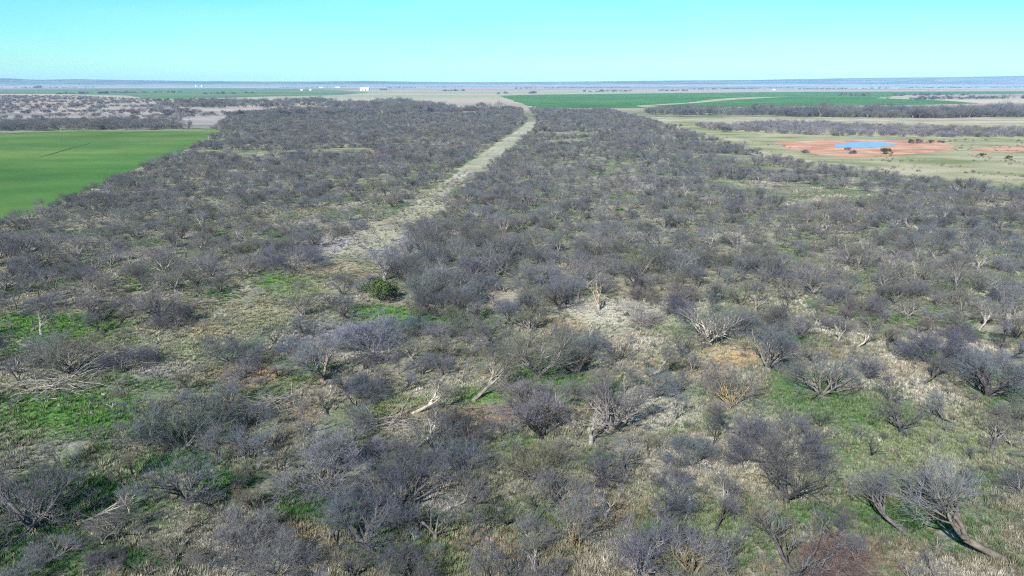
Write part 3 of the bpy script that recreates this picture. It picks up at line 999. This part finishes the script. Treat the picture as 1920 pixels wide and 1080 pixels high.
def size_for(x, y, r):
    return (r.uniform(.36, .68) if y < 66 else r.uniform(.45, .84) if y < 100 else r.uniform(.36, .66)) * (1 + .3 * fbm2(x, y, 30, 5.0, 2))


def seen(x, y):
    px, py = P_of(x, y, 1.5)
    return -40 < px < 1960 and py < 1120


spots.sort(key=lambda p: p[0] ** 2 + p[1] ** 2)
r_k = random.Random(33)
N_SINGLE = 300 - tree_count
singles = [p for p in spots if seen(*p)][:N_SINGLE]
sset = set(singles)
rest = [p for p in spots if p not in sset]

# every single tree is told apart by the nearest thing that has a look of its own
LAND = [(G(1108, 832), 'the dead white forked trunk'), (G(1122, 582), 'the cream Y-forked tree'), (G(1198, 606), 'the silvery white tree'), (G(615, 905), 'the round lavender bush'),
        (G(345, 838), 'the slate blue bush'), (G(712, 562), 'the leafy green bush'), (G(78, 628), 'the pale forked tree at left'), (G(1885, 1048), 'the huge leaning tree'),
        (G(1474, 942), 'the short black trunk tree'), (G(1440, 694), 'the fan shaped tree'), (G(1752, 684), 'the very dark purple bush'), (G(1082, 1022), 'the yellow stemmed bush'),
        (G(566, 562), 'the lone lane sapling'), (G(885, 752), 'the cream sprawling trunk'), (G(788, 472), 'the mauve lane tree'), (G(24, 505), 'the thin black sapling'), (G(62, 992), 'the bottom left black tree'), (G(1572, 640), 'the tall bleached stem')]
ORD = ['nearest', 'second', 'third', 'fourth', 'fifth', 'sixth', 'seventh', 'eighth', 'ninth', 'tenth', 'eleventh', 'twelfth', 'thirteenth', 'fourteenth', 'fifteenth', 'sixteenth', 'seventeenth', 'eighteenth', 'nineteenth', 'twentieth',
       'twenty-first', 'twenty-second', 'twenty-third', 'twenty-fourth', 'twenty-fifth', 'twenty-sixth', 'twenty-seventh', 'twenty-eighth', 'twenty-ninth', 'thirtieth', 'thirty-first', 'thirty-second', 'thirty-third', 'thirty-fourth', 'thirty-fifth']
TONES = [('grey', W1), ('blue grey', BL_), ('mauve grey', PU), ('olive grey', OL), ('dark grey', (.72, .72, .78)), ('brownish', BR_)]
FORM = {'vase': 'spreading', 'roun': 'rounded', 'slim': 'slim', 'lean': 'leaning', 'dead': 'dead', 'tan0': 'yellow stemmed', 'tan1': 'yellow stemmed'}
recs = []
for (x, y) in singles:
    key = kind_for(x, y, r_k)
    li = min(range(len(LAND)), key=lambda k: (LAND[k][0][0] - x) ** 2 + (LAND[k][0][1] - y) ** 2)
    (lx, ly), ln = LAND[li]
    dx, dy = x - lx, y - ly
    side = ('right of' if dx > 0 else 'left of') if abs(dx) > abs(dy) else ('behind' if dy > 0 else 'in front of')
    recs.append([x, y, key, TONES[r_k.choices(range(6), (5, 3, 4, 2, 3, 2))[0]], li, side, math.hypot(dx, dy)])
bucket = {}
for q_ in recs:
    bucket.setdefault((q_[4], q_[5]), []).append(q_)
for (li, side), lst in bucket.items():
    lst.sort(key=lambda q_: q_[6])
    for k, (x, y, key, (tone, tint), _l, _s, _d) in enumerate(lst):
        nm = NAME[key[:4]]
        cat = 'bush' if 'bush' in nm else 'tree'
        size = size_for(x, y, r_k)
        word = 'pale' if key[:4] == 'dead' else tone
        label = '%s %s bare %s, %s %s %s' % (word, FORM[key[:4]], cat, ORD[min(k, len(ORD) - 1)], side, LAND[li][1])
        v = r_k.uniform(.8, 1.15)
        put(key, nm, cat, x, y, size, r_k.uniform(0, 6.28), label, 'bare mesquite trees of the pasture' if nm.startswith('mesq') else None,
            tuple(c * v for c in tint), (r_k.uniform(.5, .85) if key[:4] == 'dead' else r_k.choice((.34, .42, .5, .62, .8, 1.25)),) * 3)

# ---------------------------------------------------------------- what nobody could count: instanced on points
def source(name, objs):
    c = bpy.data.collections.new(name)
    for o in objs:
        c.objects.link(o)
    return c


def joined(key):
    T = TREES[key]
    vs_, fs_, idx = [], [], []
    mats = []
    for k, part in enumerate(('trunk', 'crown')):
        me = T[part]
        if me is None:
            continue
        n0 = len(vs_)
        vs_ += [tuple(v.co) for v in me.vertices]
        for p in me.polygons:
            fs_.append(tuple(n0 + i_ for i_ in p.vertices))
            idx.append(len(mats))
        mats.append(me.materials[0])
    return mesh_of('bare_tree', vs_, fs_, mats, idx)


KEYS = ['vase%d' % s for s in range(11)] + ['round%d' % s for s in range(4)] + ['slim%d' % s for s in range(3)] + ['lean%d' % s for s in range(3)] + ['dead%d' % s for s in range(3)] + ['tan0', 'tan1', 'green0']
src_trees = source('tree_sources', [bpy.data.objects.new('source_%03d' % k, joined(key)) for k, key in enumerate(KEYS)])
KIDX = {k: n for n, k in enumerate(KEYS)}


def instancer(name, pts, rots, scales, var, coll, label, cat, tint=None, kind_='stuff'):
    me = bpy.data.meshes.new(name)
    me.from_pydata(pts, [], [])
    a = me.attributes.new('rot', 'FLOAT_VECTOR', 'POINT')
    a.data.foreach_set('vector', np.asarray(rots, np.float32).ravel())
    a = me.attributes.new('scl', 'FLOAT_VECTOR', 'POINT')
    a.data.foreach_set('vector', np.asarray(scales, np.float32).ravel())
    a = me.attributes.new('var', 'INT', 'POINT')
    a.data.foreach_set('value', np.asarray(var, np.int32))
    if tint is not None:
        a = me.attributes.new('tint', 'FLOAT_COLOR', 'POINT')
        a.data.foreach_set('color', np.asarray(tint, np.float32).ravel())
    o = link_mesh(name, me)
    tag(o, label, cat, None, kind_)
    g = bpy.data.node_groups.new(name, 'GeometryNodeTree')
    g.interface.new_socket('Geometry', in_out='INPUT', socket_type='NodeSocketGeometry')
    g.interface.new_socket('Geometry', in_out='OUTPUT', socket_type='NodeSocketGeometry')
    gi, go = g.nodes.new('NodeGroupInput'), g.nodes.new('NodeGroupOutput')
    ip = g.nodes.new('GeometryNodeInstanceOnPoints')
    ci = g.nodes.new('GeometryNodeCollectionInfo')
    ci.inputs['Collection'].default_value = coll
    ci.inputs['Separate Children'].default_value = True
    ci.inputs['Reset Children'].default_value = True
    ip.inputs['Pick Instance'].default_value = True

    def attr(nm, ty):
        n = g.nodes.new('GeometryNodeInputNamedAttribute')
        n.data_type = ty
        n.inputs['Name'].default_value = nm
        return next(s for s in n.outputs if s.enabled and s.name == 'Attribute')
    k = g.links.new
    k(gi.outputs[0], ip.inputs['Points'])
    k(ci.outputs[0], ip.inputs['Instance'])
    k(attr('var', 'INT'), ip.inputs['Instance Index'])
    k(attr('rot', 'FLOAT_VECTOR'), ip.inputs['Rotation'])
    k(attr('scl', 'FLOAT_VECTOR'), ip.inputs['Scale'])
    k(ip.outputs[0], go.inputs[0])
    md = o.modifiers.new('scatter', 'NODES')
    md.node_group = g
    return o


def tree_mass(name, lst, label, cat, r, keyf=kind_for, sizef=size_for):
    pts, rots, scl, var = [], [], [], []
    for (x, y) in lst:
        key = keyf(x, y, r)
        s = sizef(x, y, r)
        pts.append((x, y, 0))
        rots.append((r.uniform(-.12, .12), r.uniform(-.12, .12), r.uniform(0, 6.28)))
        scl.append((s * r.uniform(1.0, 1.35), s * r.uniform(1.0, 1.35), s * r.uniform(.75, 1.02)))
        var.append(KIDX[key])
    return instancer(name, pts, rots, scl, var, src_trees, label, cat)


r_m = random.Random(5)
tree_mass('brush_woodland', rest, 'unbroken bare grey mesquite brush stretching away on both sides of the lane', 'brush', r_m)


def in_poly(x, y, poly):
    c = False
    n = len(poly)
    for k in range(n):
        x1, y1 = poly[k]
        x2, y2 = poly[k - 1]
        if (y1 > y) != (y2 > y) and x < (x2 - x1) * (y - y1) / (y2 - y1) + x1:
            c = not c
    return c


DIRT_PX = [(1470, 268), (1500, 262), (1640, 259), (1760, 262), (1795, 273), (1774, 284), (1720, 289), (1650, 293), (1590, 297), (1500, 287)]


def fill(pix, d, tries, r, patch=None, hole=None):
    hole = [G(*p) for p in hole] if hole else None
    poly = [G(*p) for p in pix]
    xs, ys = [p[0] for p in poly], [p[1] for p in poly]

    def ok(x, y):
        return in_poly(x, y, poly) and not (hole and in_poly(x, y, hole)) and (patch is None or fbm2(x, y, patch[0], patch[1], 2) > patch[2])
    return [(a, b_) for (a, b_, _c) in scatter(lambda y: min(xs), lambda y: max(xs), min(ys), max(ys), lambda x, y: d * r.uniform(.8, 1.3), ok, tries, r, [])]


def big(lo, hi):
    return lambda x, y, r: r.uniform(lo, hi)


def k_round(x, y, r):
    return 'round%d' % r.randrange(4) if r.random() < .5 else 'vase%d' % r.randrange(8)


# dark creek-side wood on the right, thinner scrub round the pond, thickets behind the left field
tree_mass('creek_woodland', fill([(1470, 218), (1560, 219.5), (1750, 222), (1920, 218.5), (2200, 217), (2200, 209), (1920, 211), (1740, 213.5), (1560, 212.5), (1470, 212)], 4.0, 6000, r_m, (45, 3.0, -.22)), 'dark band of bare creek-side trees behind the pale meadow', 'woodland', r_m, k_round, big(1.0, 2.6))
tree_mass('thin_woodland', fill([(1215, 216), (1330, 216), (1480, 217), (1480, 209), (1330, 208), (1215, 210)], 6.5, 1500, r_m), 'thin grey row of bare trees along the far wheat field', 'woodland', r_m, k_round, big(1.2, 2.0))
tree_mass('grey_scrub', fill([(1300, 236), (1500, 231), (1640, 238), (1800, 243), (1960, 245), (1960, 258), (1750, 257), (1560, 255), (1440, 249), (1330, 243)], 3.4, 6000, r_m, (40, 2.0, -.3)), 'loose grey scrub between the pond and the pale meadow', 'scrub', r_m, k_round, big(.6, .95)).color = (1.35, 1.3, 1.35, 1)
tree_mass('field_thicket', fill([(-300, 250), (0, 246.5), (150, 244.5), (300, 243), (358, 242), (330, 234), (240, 227), (120, 229), (0, 233), (-300, 236)], 4.2, 6000, r_m), 'dense grey thicket along the back of the green field', 'thicket', r_m, k_round, big(.9, 1.35))
tree_mass('far_thicket', fill([(320, 207), (470, 203), (560, 213), (640, 220), (800, 214), (1000, 203), (960, 200), (800, 197), (760, 190), (600, 188), (480, 189), (300, 192)], 7.5, 9000, r_m, (90, 6.0, -.05)), 'dark wooded rise beyond the brush left of the lane', 'thicket', r_m, k_round, big(1.1, 2.0))
tree_mass('plain_scrub', fill([(-200, 232), (0, 228), (250, 222), (400, 236), (460, 220), (330, 205), (280, 187), (150, 181), (0, 180), (-200, 181)], 6.0, 20000, r_m, (60, 8.0, -.04)), 'scattered low scrub on the pale ground beyond the green field', 'scrub', r_m, k_round, big(.5, 1.15)).color = (1.2, 1.15, 1.2, 1)

tree_mass('pasture_weeds', fill([(1360, 258), (1450, 264), (1960, 262), (1960, 352), (1800, 338), (1640, 318), (1540, 306), (1440, 284)], 2.2, 5000, r_m, (14, 7.0, .1), DIRT_PX), 'small bushy weeds dotted over the open pasture round the pond', 'weeds', r_m, k_round, big(.1, .27)).color = (1.6, 1.5, 1.1, 1)
# thin lines of trees far out on the plain
far_pts = []
for ln_px in ([(-60, 166), (180, 163.8)], [(90, 177.2), (240, 174.8)], [(180, 174.6), (330, 174)], [(385, 177), (472, 175.4)], [(520, 164.8), (655, 163.2)], [(705, 165.2), (870, 163.6)], [(830, 171.2), (872, 170.2)],
              [(960, 166.4), (1180, 164.6)], [(1090, 172.4), (1290, 170.4)], [(1300, 168.2), (1500, 165.4)], [(1500, 167.4), (1960, 163.6)], [(1560, 181.2), (1800, 178.6)], [(1690, 187.2), (1960, 184.4)], [(930, 176.2), (1010, 175)]):
    a, b_ = Vector(G(*ln_px[0])), Vector(G(*ln_px[1]))
    n_ = int((b_ - a).length / (4.5 + a.length / 700))
    for k in range(n_):
        p = a.lerp(b_, (k + r_m.random()) / n_)
        if fbm2(p.x, p.y, 160, 23.0, 2) > -.15:
            far_pts.append((p.x + r_m.gauss(0, 6), p.y + r_m.gauss(0, 14)))
tree_mass('far_treeline', far_pts, 'thin dark lines of trees far out on the pale plain', 'woodland', r_m, k_round, big(1.1, 2.2)).color = (.7, .75, .8, 1)
# knee-high twiggy growth among the trees
und = scatter(lambda y: -0.74 * y - 6, lambda y: 0.74 * y + 6, 24, 190, lambda x, y: 1.35, lambda x, y: fbm2(x, y, 9, 17.0, 2) > -.1 and x > (np.interp(y, BLY, BLX) if y > 100 else -999) and x < np.interp(y, BRY, BRX), 42000, r_m, [])
tree_mass('undergrowth', [(x, y) for (x, y, _r) in und], 'low grey twiggy undergrowth between the bare trees', 'undergrowth', r_m, lambda x, y, r: r.choice(('slim0', 'slim1', 'slim2', 'vase0', 'vase4', 'tan0', 'vase6', 'vase2')), lambda x, y, r: r.uniform(.1, .3))
# low plants: grass tufts coloured like the cover they grow in
def tuft(seed, n, hgt, sp):
    r = random.Random(seed)
    B = Buf()
    for _ in range(n):
        a = r.uniform(0, 6.28)
        o = Vector((math.cos(a), math.sin(a), 0)) * r.uniform(0, sp)
        d = Vector((math.cos(a) * r.uniform(.1, .9), math.sin(a) * r.uniform(.1, .9), 1)).normalized()
        w = Vector((-math.sin(a), math.cos(a), 0)) * r.uniform(.012, .03)
        h_ = hgt * r.uniform(.5, 1.2)
        k = len(B.v)
        B.v += [o - w, o + w, o + d * h_]
        B.f.append((k, k + 1, k + 2))
    return mesh_of('grass_tuft', B.v, B.f, [M_GRASS])


src_grass = source('grass_sources', [bpy.data.objects.new('tuft_source_%03d' % k, tuft(800 + k, 30, (.2, .28, .42, .24)[k], (.25, .3, .22, .4)[k])) for k in range(4)])
gp, gr_, gs_, gv_ = [], [], [], []
r_g = np.random.RandomState(3)
N = 150000
yy = 26 + 150 * r_g.rand(N) ** 1.35
xx = (r_g.rand(N) * 2 - 1) * (0.74 * yy + 6)
cl, al = cover(xx, yy)
keep = np.array([fbm2(x, y, 5.0, 4.0, 2) for x, y in zip(xx, yy)])
la, lb = lane_at(yy)
ok = (keep > -.36) & ((yy < 150) | (keep > .0)) & (xx > np.where(yy > 100, np.interp(yy, BLY, BLX), -1e9))
xx, yy, cl, al, keep = xx[ok], yy[ok], cl[ok], al[ok], keep[ok]
n = len(xx)
u = np.array([fbm2(x, y, 7.0, 31.0, 3) for x, y in zip(xx, yy)]) + r_g.normal(0, .09, n)
PAL = np.array([(0.06, 0.15, 0.04), (0.12, 0.18, 0.085), (0.22, 0.20, 0.15), (0.38, 0.35, 0.275), (0.54, 0.50, 0.43)])
ui = np.clip((u + .38) / .76, 0, .9999) * 4
u0 = ui.astype(int)
basec = PAL[u0] + (PAL[u0 + 1] - PAL[u0]) * (ui - u0)[:, None]
w = (np.clip(al * 1.5, 0, 1) * (r_g.rand(n) < .85))[:, None]
tintc = basec * (1 - w) + cl * w * 1.1
tintc *= ALB * r_g.uniform(.75, 1.2, n)[:, None]
sz = r_g.uniform(.45, 1.0, n) * np.where(keep < -.18, .65, 1.0)
instancer('grass', np.stack([xx, yy, np.zeros(n)], 1).tolist(), np.stack([np.zeros(n), np.zeros(n), r_g.rand(n) * 6.28], 1), np.stack([sz, sz, sz * r_g.uniform(.7, 1.3, n)], 1), r_g.randint(0, 4, n), src_grass,
          'dry and green grass tufts between the trees', 'grass', np.concatenate([tintc, np.ones((n, 1))], 1))

# ---------------------------------------------------------------- single far things
FAR_TREES = [(246, 214.5, 10), (252, 215, 12), (309, 214, 10), (330, 213, 9), (366, 214, 12), (377, 213, 12), (252, 190, 0)]
far_lab = [
    (256, 215.5, 1.5, 'dark tree alone on pale ground beyond the thicket'), (312, 215, 1.5, 'dark round tree first left in the row on pale ground'), (331, 214.5, 1.6, 'dark round tree second in the row on pale ground'),
    (342, 214, 1.6, 'dark round tree third in the row on pale ground'), (358, 214, 1.4, 'small dark tree fourth in the row on pale ground'), (368, 213, 1.5, 'dark tree right end of the row on pale ground'),
    (450, 217, 1.7, 'dark tree alone right of the row, before the wooded rise'), (429, 216, 1.1, 'small faint tree left of the lone dark tree'),
    (278, 190.5, 1.5, 'small tree at left end of the row along the far green field'), (293, 190.3, 1.7, 'second tree of the row along the far green field'), (300, 190.2, 1.5, 'third tree of the row along the far green field'),
    (314, 190, 1.8, 'fourth tree of the row along the far green field'), (332, 189.8, 1.5, 'fifth tree of the row along the far green field'), (338, 189.8, 1.7, 'sixth tree of the row along the far green field'),
    (362, 189.6, 2.0, 'tallest tree of the row along the far green field'), (378, 189.4, 1.7, 'wide tree right of the tallest in the far row'), (532, 217.5, 1.9, 'dark clump tree left of the pale strip by the wooded rise'),
    (560, 216, 1.7, 'dark clump tree right of the pale strip by the wooded rise'), (1360, 247, 1.1, 'dark tree beside the pale path before the scrub'), (1392, 241, .8, 'small tree left of the scrub by the meadow'),
    (1420, 209, 2.6, 'tall dark tree standing out of the thin row by the far wheat'), (1250, 209.5, 1.9, 'dark tree at the foot of the bare strip in the far wheat'), (903, 201, 2.0, 'dark tree poking above the back edge of the brush'),
]
for (px, py, s, label) in far_lab:
    x, y = G(px, py)
    put('round%d' % rng.randrange(4), 'distant_tree', 'tree', x, y, s, rng.uniform(0, 6), label, 'far single trees on the plain', DK, DK)
shr = [(1662, 289, 1.25, 'green0', 'olive shrub on the near bank of the pond'), (1590, 281.5, .45, 'round0', 'tiny dark shrub on red dirt below the pond'), (1600, 288.5, .5, 'round1', 'small dark shrub at the lower edge of the red dirt'),
       (1708, 268.5, .8, 'green0', 'wide dark shrub on red dirt right of the pond'), (1722, 267.5, .6, 'round2', 'grey shrub beside the wide dark shrub'), (1744, 268.5, .7, 'green0', 'last dark shrub along the red dirt right of the pond'),
       (1840, 293, .6, 'green0', 'low green shrub on grass below the pale poles'), (1890, 298, .6, 'green0', 'low green shrub on grass near the right edge'), (1510, 287, .5, 'round3', 'small grey shrub at the left tip of the red dirt'), (1765, 268, .5, 'round0', 'grey shrub at the right end of the red dirt')]
for (px, py, s, key, label) in shr:
    x, y = G(px, py)
    put(key, 'shrub', 'shrub', x, y, s, rng.uniform(0, 6), label, 'shrubs round the pond', (.8, .75, .6) if key == 'green0' else DK, DK)

for (px, py, wpx, rz, label) in [(1806, 281.5, 36, .35, 'long bleached pole lying left of the red dirt patch'), (1836, 276, 34, .15, 'bleached pole lying behind the long one by the red dirt patch')]:
    x, y = G(px, py)
    B = Buf()
    rr = random.Random(px)
    ln = wpx / FPX * y
    ps, rs, _d = limb(Vector((-ln / 2, 0, .2)), Vector((1, 0, 0)), ln, .22, .12, 8, .04, 0, rr)
    B.tube(ps, rs, 6)
    for k in (2, 4, 6):
        q1, q2, _d = limb(ps[k], Vector((.6, rr.choice((-.7, .7)), .35)), 1.3, .08, .03, 3, .1, 0, rr)
        B.tube(q1, q2, 4)
    o = link_mesh('fallen_log', mesh_of('fallen_log', B.v, B.f, [M_PALE], smooth=True))
    o.location, o.rotation_euler = (x, y, 0), (0, 0, rz)
    tag(o, label, 'log')


def box(v, f, x0, x1, y0, y1, z0, z1):
    k = len(v)
    v += [(x0, y0, z0), (x1, y0, z0), (x1, y1, z0), (x0, y1, z0), (x0, y0, z1), (x1, y0, z1), (x1, y1, z1), (x0, y1, z1)]
    f += [(k, k + 3, k + 2, k + 1), (k + 4, k + 5, k + 6, k + 7), (k, k + 1, k + 5, k + 4), (k + 1, k + 2, k + 6, k + 5), (k + 2, k + 3, k + 7, k + 6), (k + 3, k, k + 4, k + 7)]


def barn(px, py, wpx, hpx, depth, mw, mr, label, name, doors=2):
    x, y = G(px, py)
    sc_ = math.hypot(y, H) / FPX
    w_, h_ = wpx * sc_, hpx * sc_
    o = empty(name, (x, y, 0))
    tag(o, label, 'building')
    ev = h_ * .68
    v, f = [], []
    box(v, f, -w_ / 2, w_ / 2, 0, depth, 0, ev)
    k = len(v)
    v += [(-w_ / 2, depth / 2, h_ - .1), (w_ / 2, depth / 2, h_ - .1)]
    f += [(k - 4, k, k - 1), (k - 3, k - 2, k + 1)]
    link_mesh('wall', mesh_of('wall', v, f, [mw]), o)
    e, th = .6, .25
    v = [(-w_ / 2 - e, -e, ev - .25), (w_ / 2 + e, -e, ev - .25), (w_ / 2 + e, depth / 2, h_), (-w_ / 2 - e, depth / 2, h_), (w_ / 2 + e, depth + e, ev - .25), (-w_ / 2 - e, depth + e, ev - .25)]
    v += [(a, b_, c + th) for a, b_, c in v]
    f = [(6, 7, 8, 9), (9, 8, 10, 11), (0, 3, 2, 1), (3, 5, 4, 2), (0, 1, 7, 6), (4, 5, 11, 10), (1, 2, 8, 7), (2, 4, 10, 8), (3, 0, 6, 9), (5, 3, 9, 11)]
    link_mesh('roof', mesh_of('roof', v, f, [mr]), o)
    for d in range(doors):
        cx = -w_ / 2 + w_ * (d + 1) / (doors + 1)
        v, f = [], []
        box(v, f, cx - w_ * .06, cx + w_ * .06, -.12, .02, .02, ev * .7)
        link_mesh('door', mesh_of('door', v, f, [M_DARKDOOR]), o)
    return o


barn(683, 169.4, 15, 5, 24, M_WHITE, M_WHITE, 'large white barn on the plain left of centre', 'white_barn')
barn(718, 169.2, 12, 2.6, 20, M_DARKWALL, M_DARKWALL, 'long dark shed right of the white barn', 'dark_shed')
barn(565.5, 169.6, 4, 2.2, 12, M_WHITE, M_WHITE, 'small white shed, left one of a pair at the far green field', 'white_shed', 1)
barn(582, 169.6, 3, 2.6, 12, M_WHITE, M_WHITE, 'small white shed, right one of a pair at the far green field', 'white_shed', 1)
barn(1452, 169, 5, 2.2, 14, M_WHITE, M_GREYMETAL, 'small white building on the pale plain beyond the right wheat field', 'white_building', 1)
barn(602, 164.8, 6, 1.8, 14, M_WHITE, M_GREYMETAL, 'pale low farm building farther off than the paired sheds', 'farm_building', 1)
barn(633, 164.5, 7, 2.0, 14, M_WHITE, M_GREYMETAL, 'pale long farm building left of the large white barn', 'farm_building', 1)


def silo(px, py, wpx, hpx, label):
    x, y = G(px, py)
    sc_ = y / FPX
    o = empty('grain_silo', (x, y, 0))
    tag(o, label, 'silo', 'white silos on the left horizon')
    B = Buf()
    r_ = wpx * sc_ / 2
    B.tube([Vector((0, 0, 0)), Vector((0, 0, hpx * sc_ * .8))], [r_, r_], 20)
    link_mesh('wall', mesh_of('wall', B.v, B.f, [M_WHITE]), o)
    B = Buf()
    B.tube([Vector((0, 0, hpx * sc_ * .8 + .02)), Vector((0, 0, hpx * sc_))], [r_ * 1.04, r_ * .12], 20)
    link_mesh('roof', mesh_of('roof', B.v, B.f, [M_GREYMETAL]), o)


silo(367.5, 162.6, 2.4, 3.2, 'white silo, left one of the pair on the left horizon')
silo(378.5, 162.6, 2.6, 3.2, 'white silo, right one of the pair on the left horizon')
for (px, py, s, label) in ((68, 165.5, 5.0, 'thin dark tree of the pair on the far left plain'), (74, 165.5, 6.0, 'thick dark tree of the pair on the far left plain')):
    x, y = G(px, py)
    put('round1', 'distant_tree', 'tree', x, y, s, 0.5, label, 'far single trees on the plain', DK, DK)

# ---------------------------------------------------------------- haze
HAZE = 1.0
if HAZE:
    v, f = [], []
    box(v, f, -9600, 9600, -2300, 9600, -2.5, 108)
    hm = bpy.data.materials.new('air')
    hm.use_nodes = True
    t = hm.node_tree
    t.nodes.clear()
    ho = t.nodes.new('ShaderNodeOutputMaterial')
    pv = t.nodes.new('ShaderNodeVolumePrincipled')
    pv.inputs['Color'].default_value = (0.40, 0.66, 1.0, 1)
    pv.inputs['Density'].default_value = 0.9e-4 * HAZE
    pv.inputs['Anisotropy'].default_value = -0.2
    t.links.new(pv.outputs['Volume'], ho.inputs['Volume'])
    hz = link_mesh('haze', mesh_of('haze', v, f, [hm]))
    tag(hz, kind='stuff')
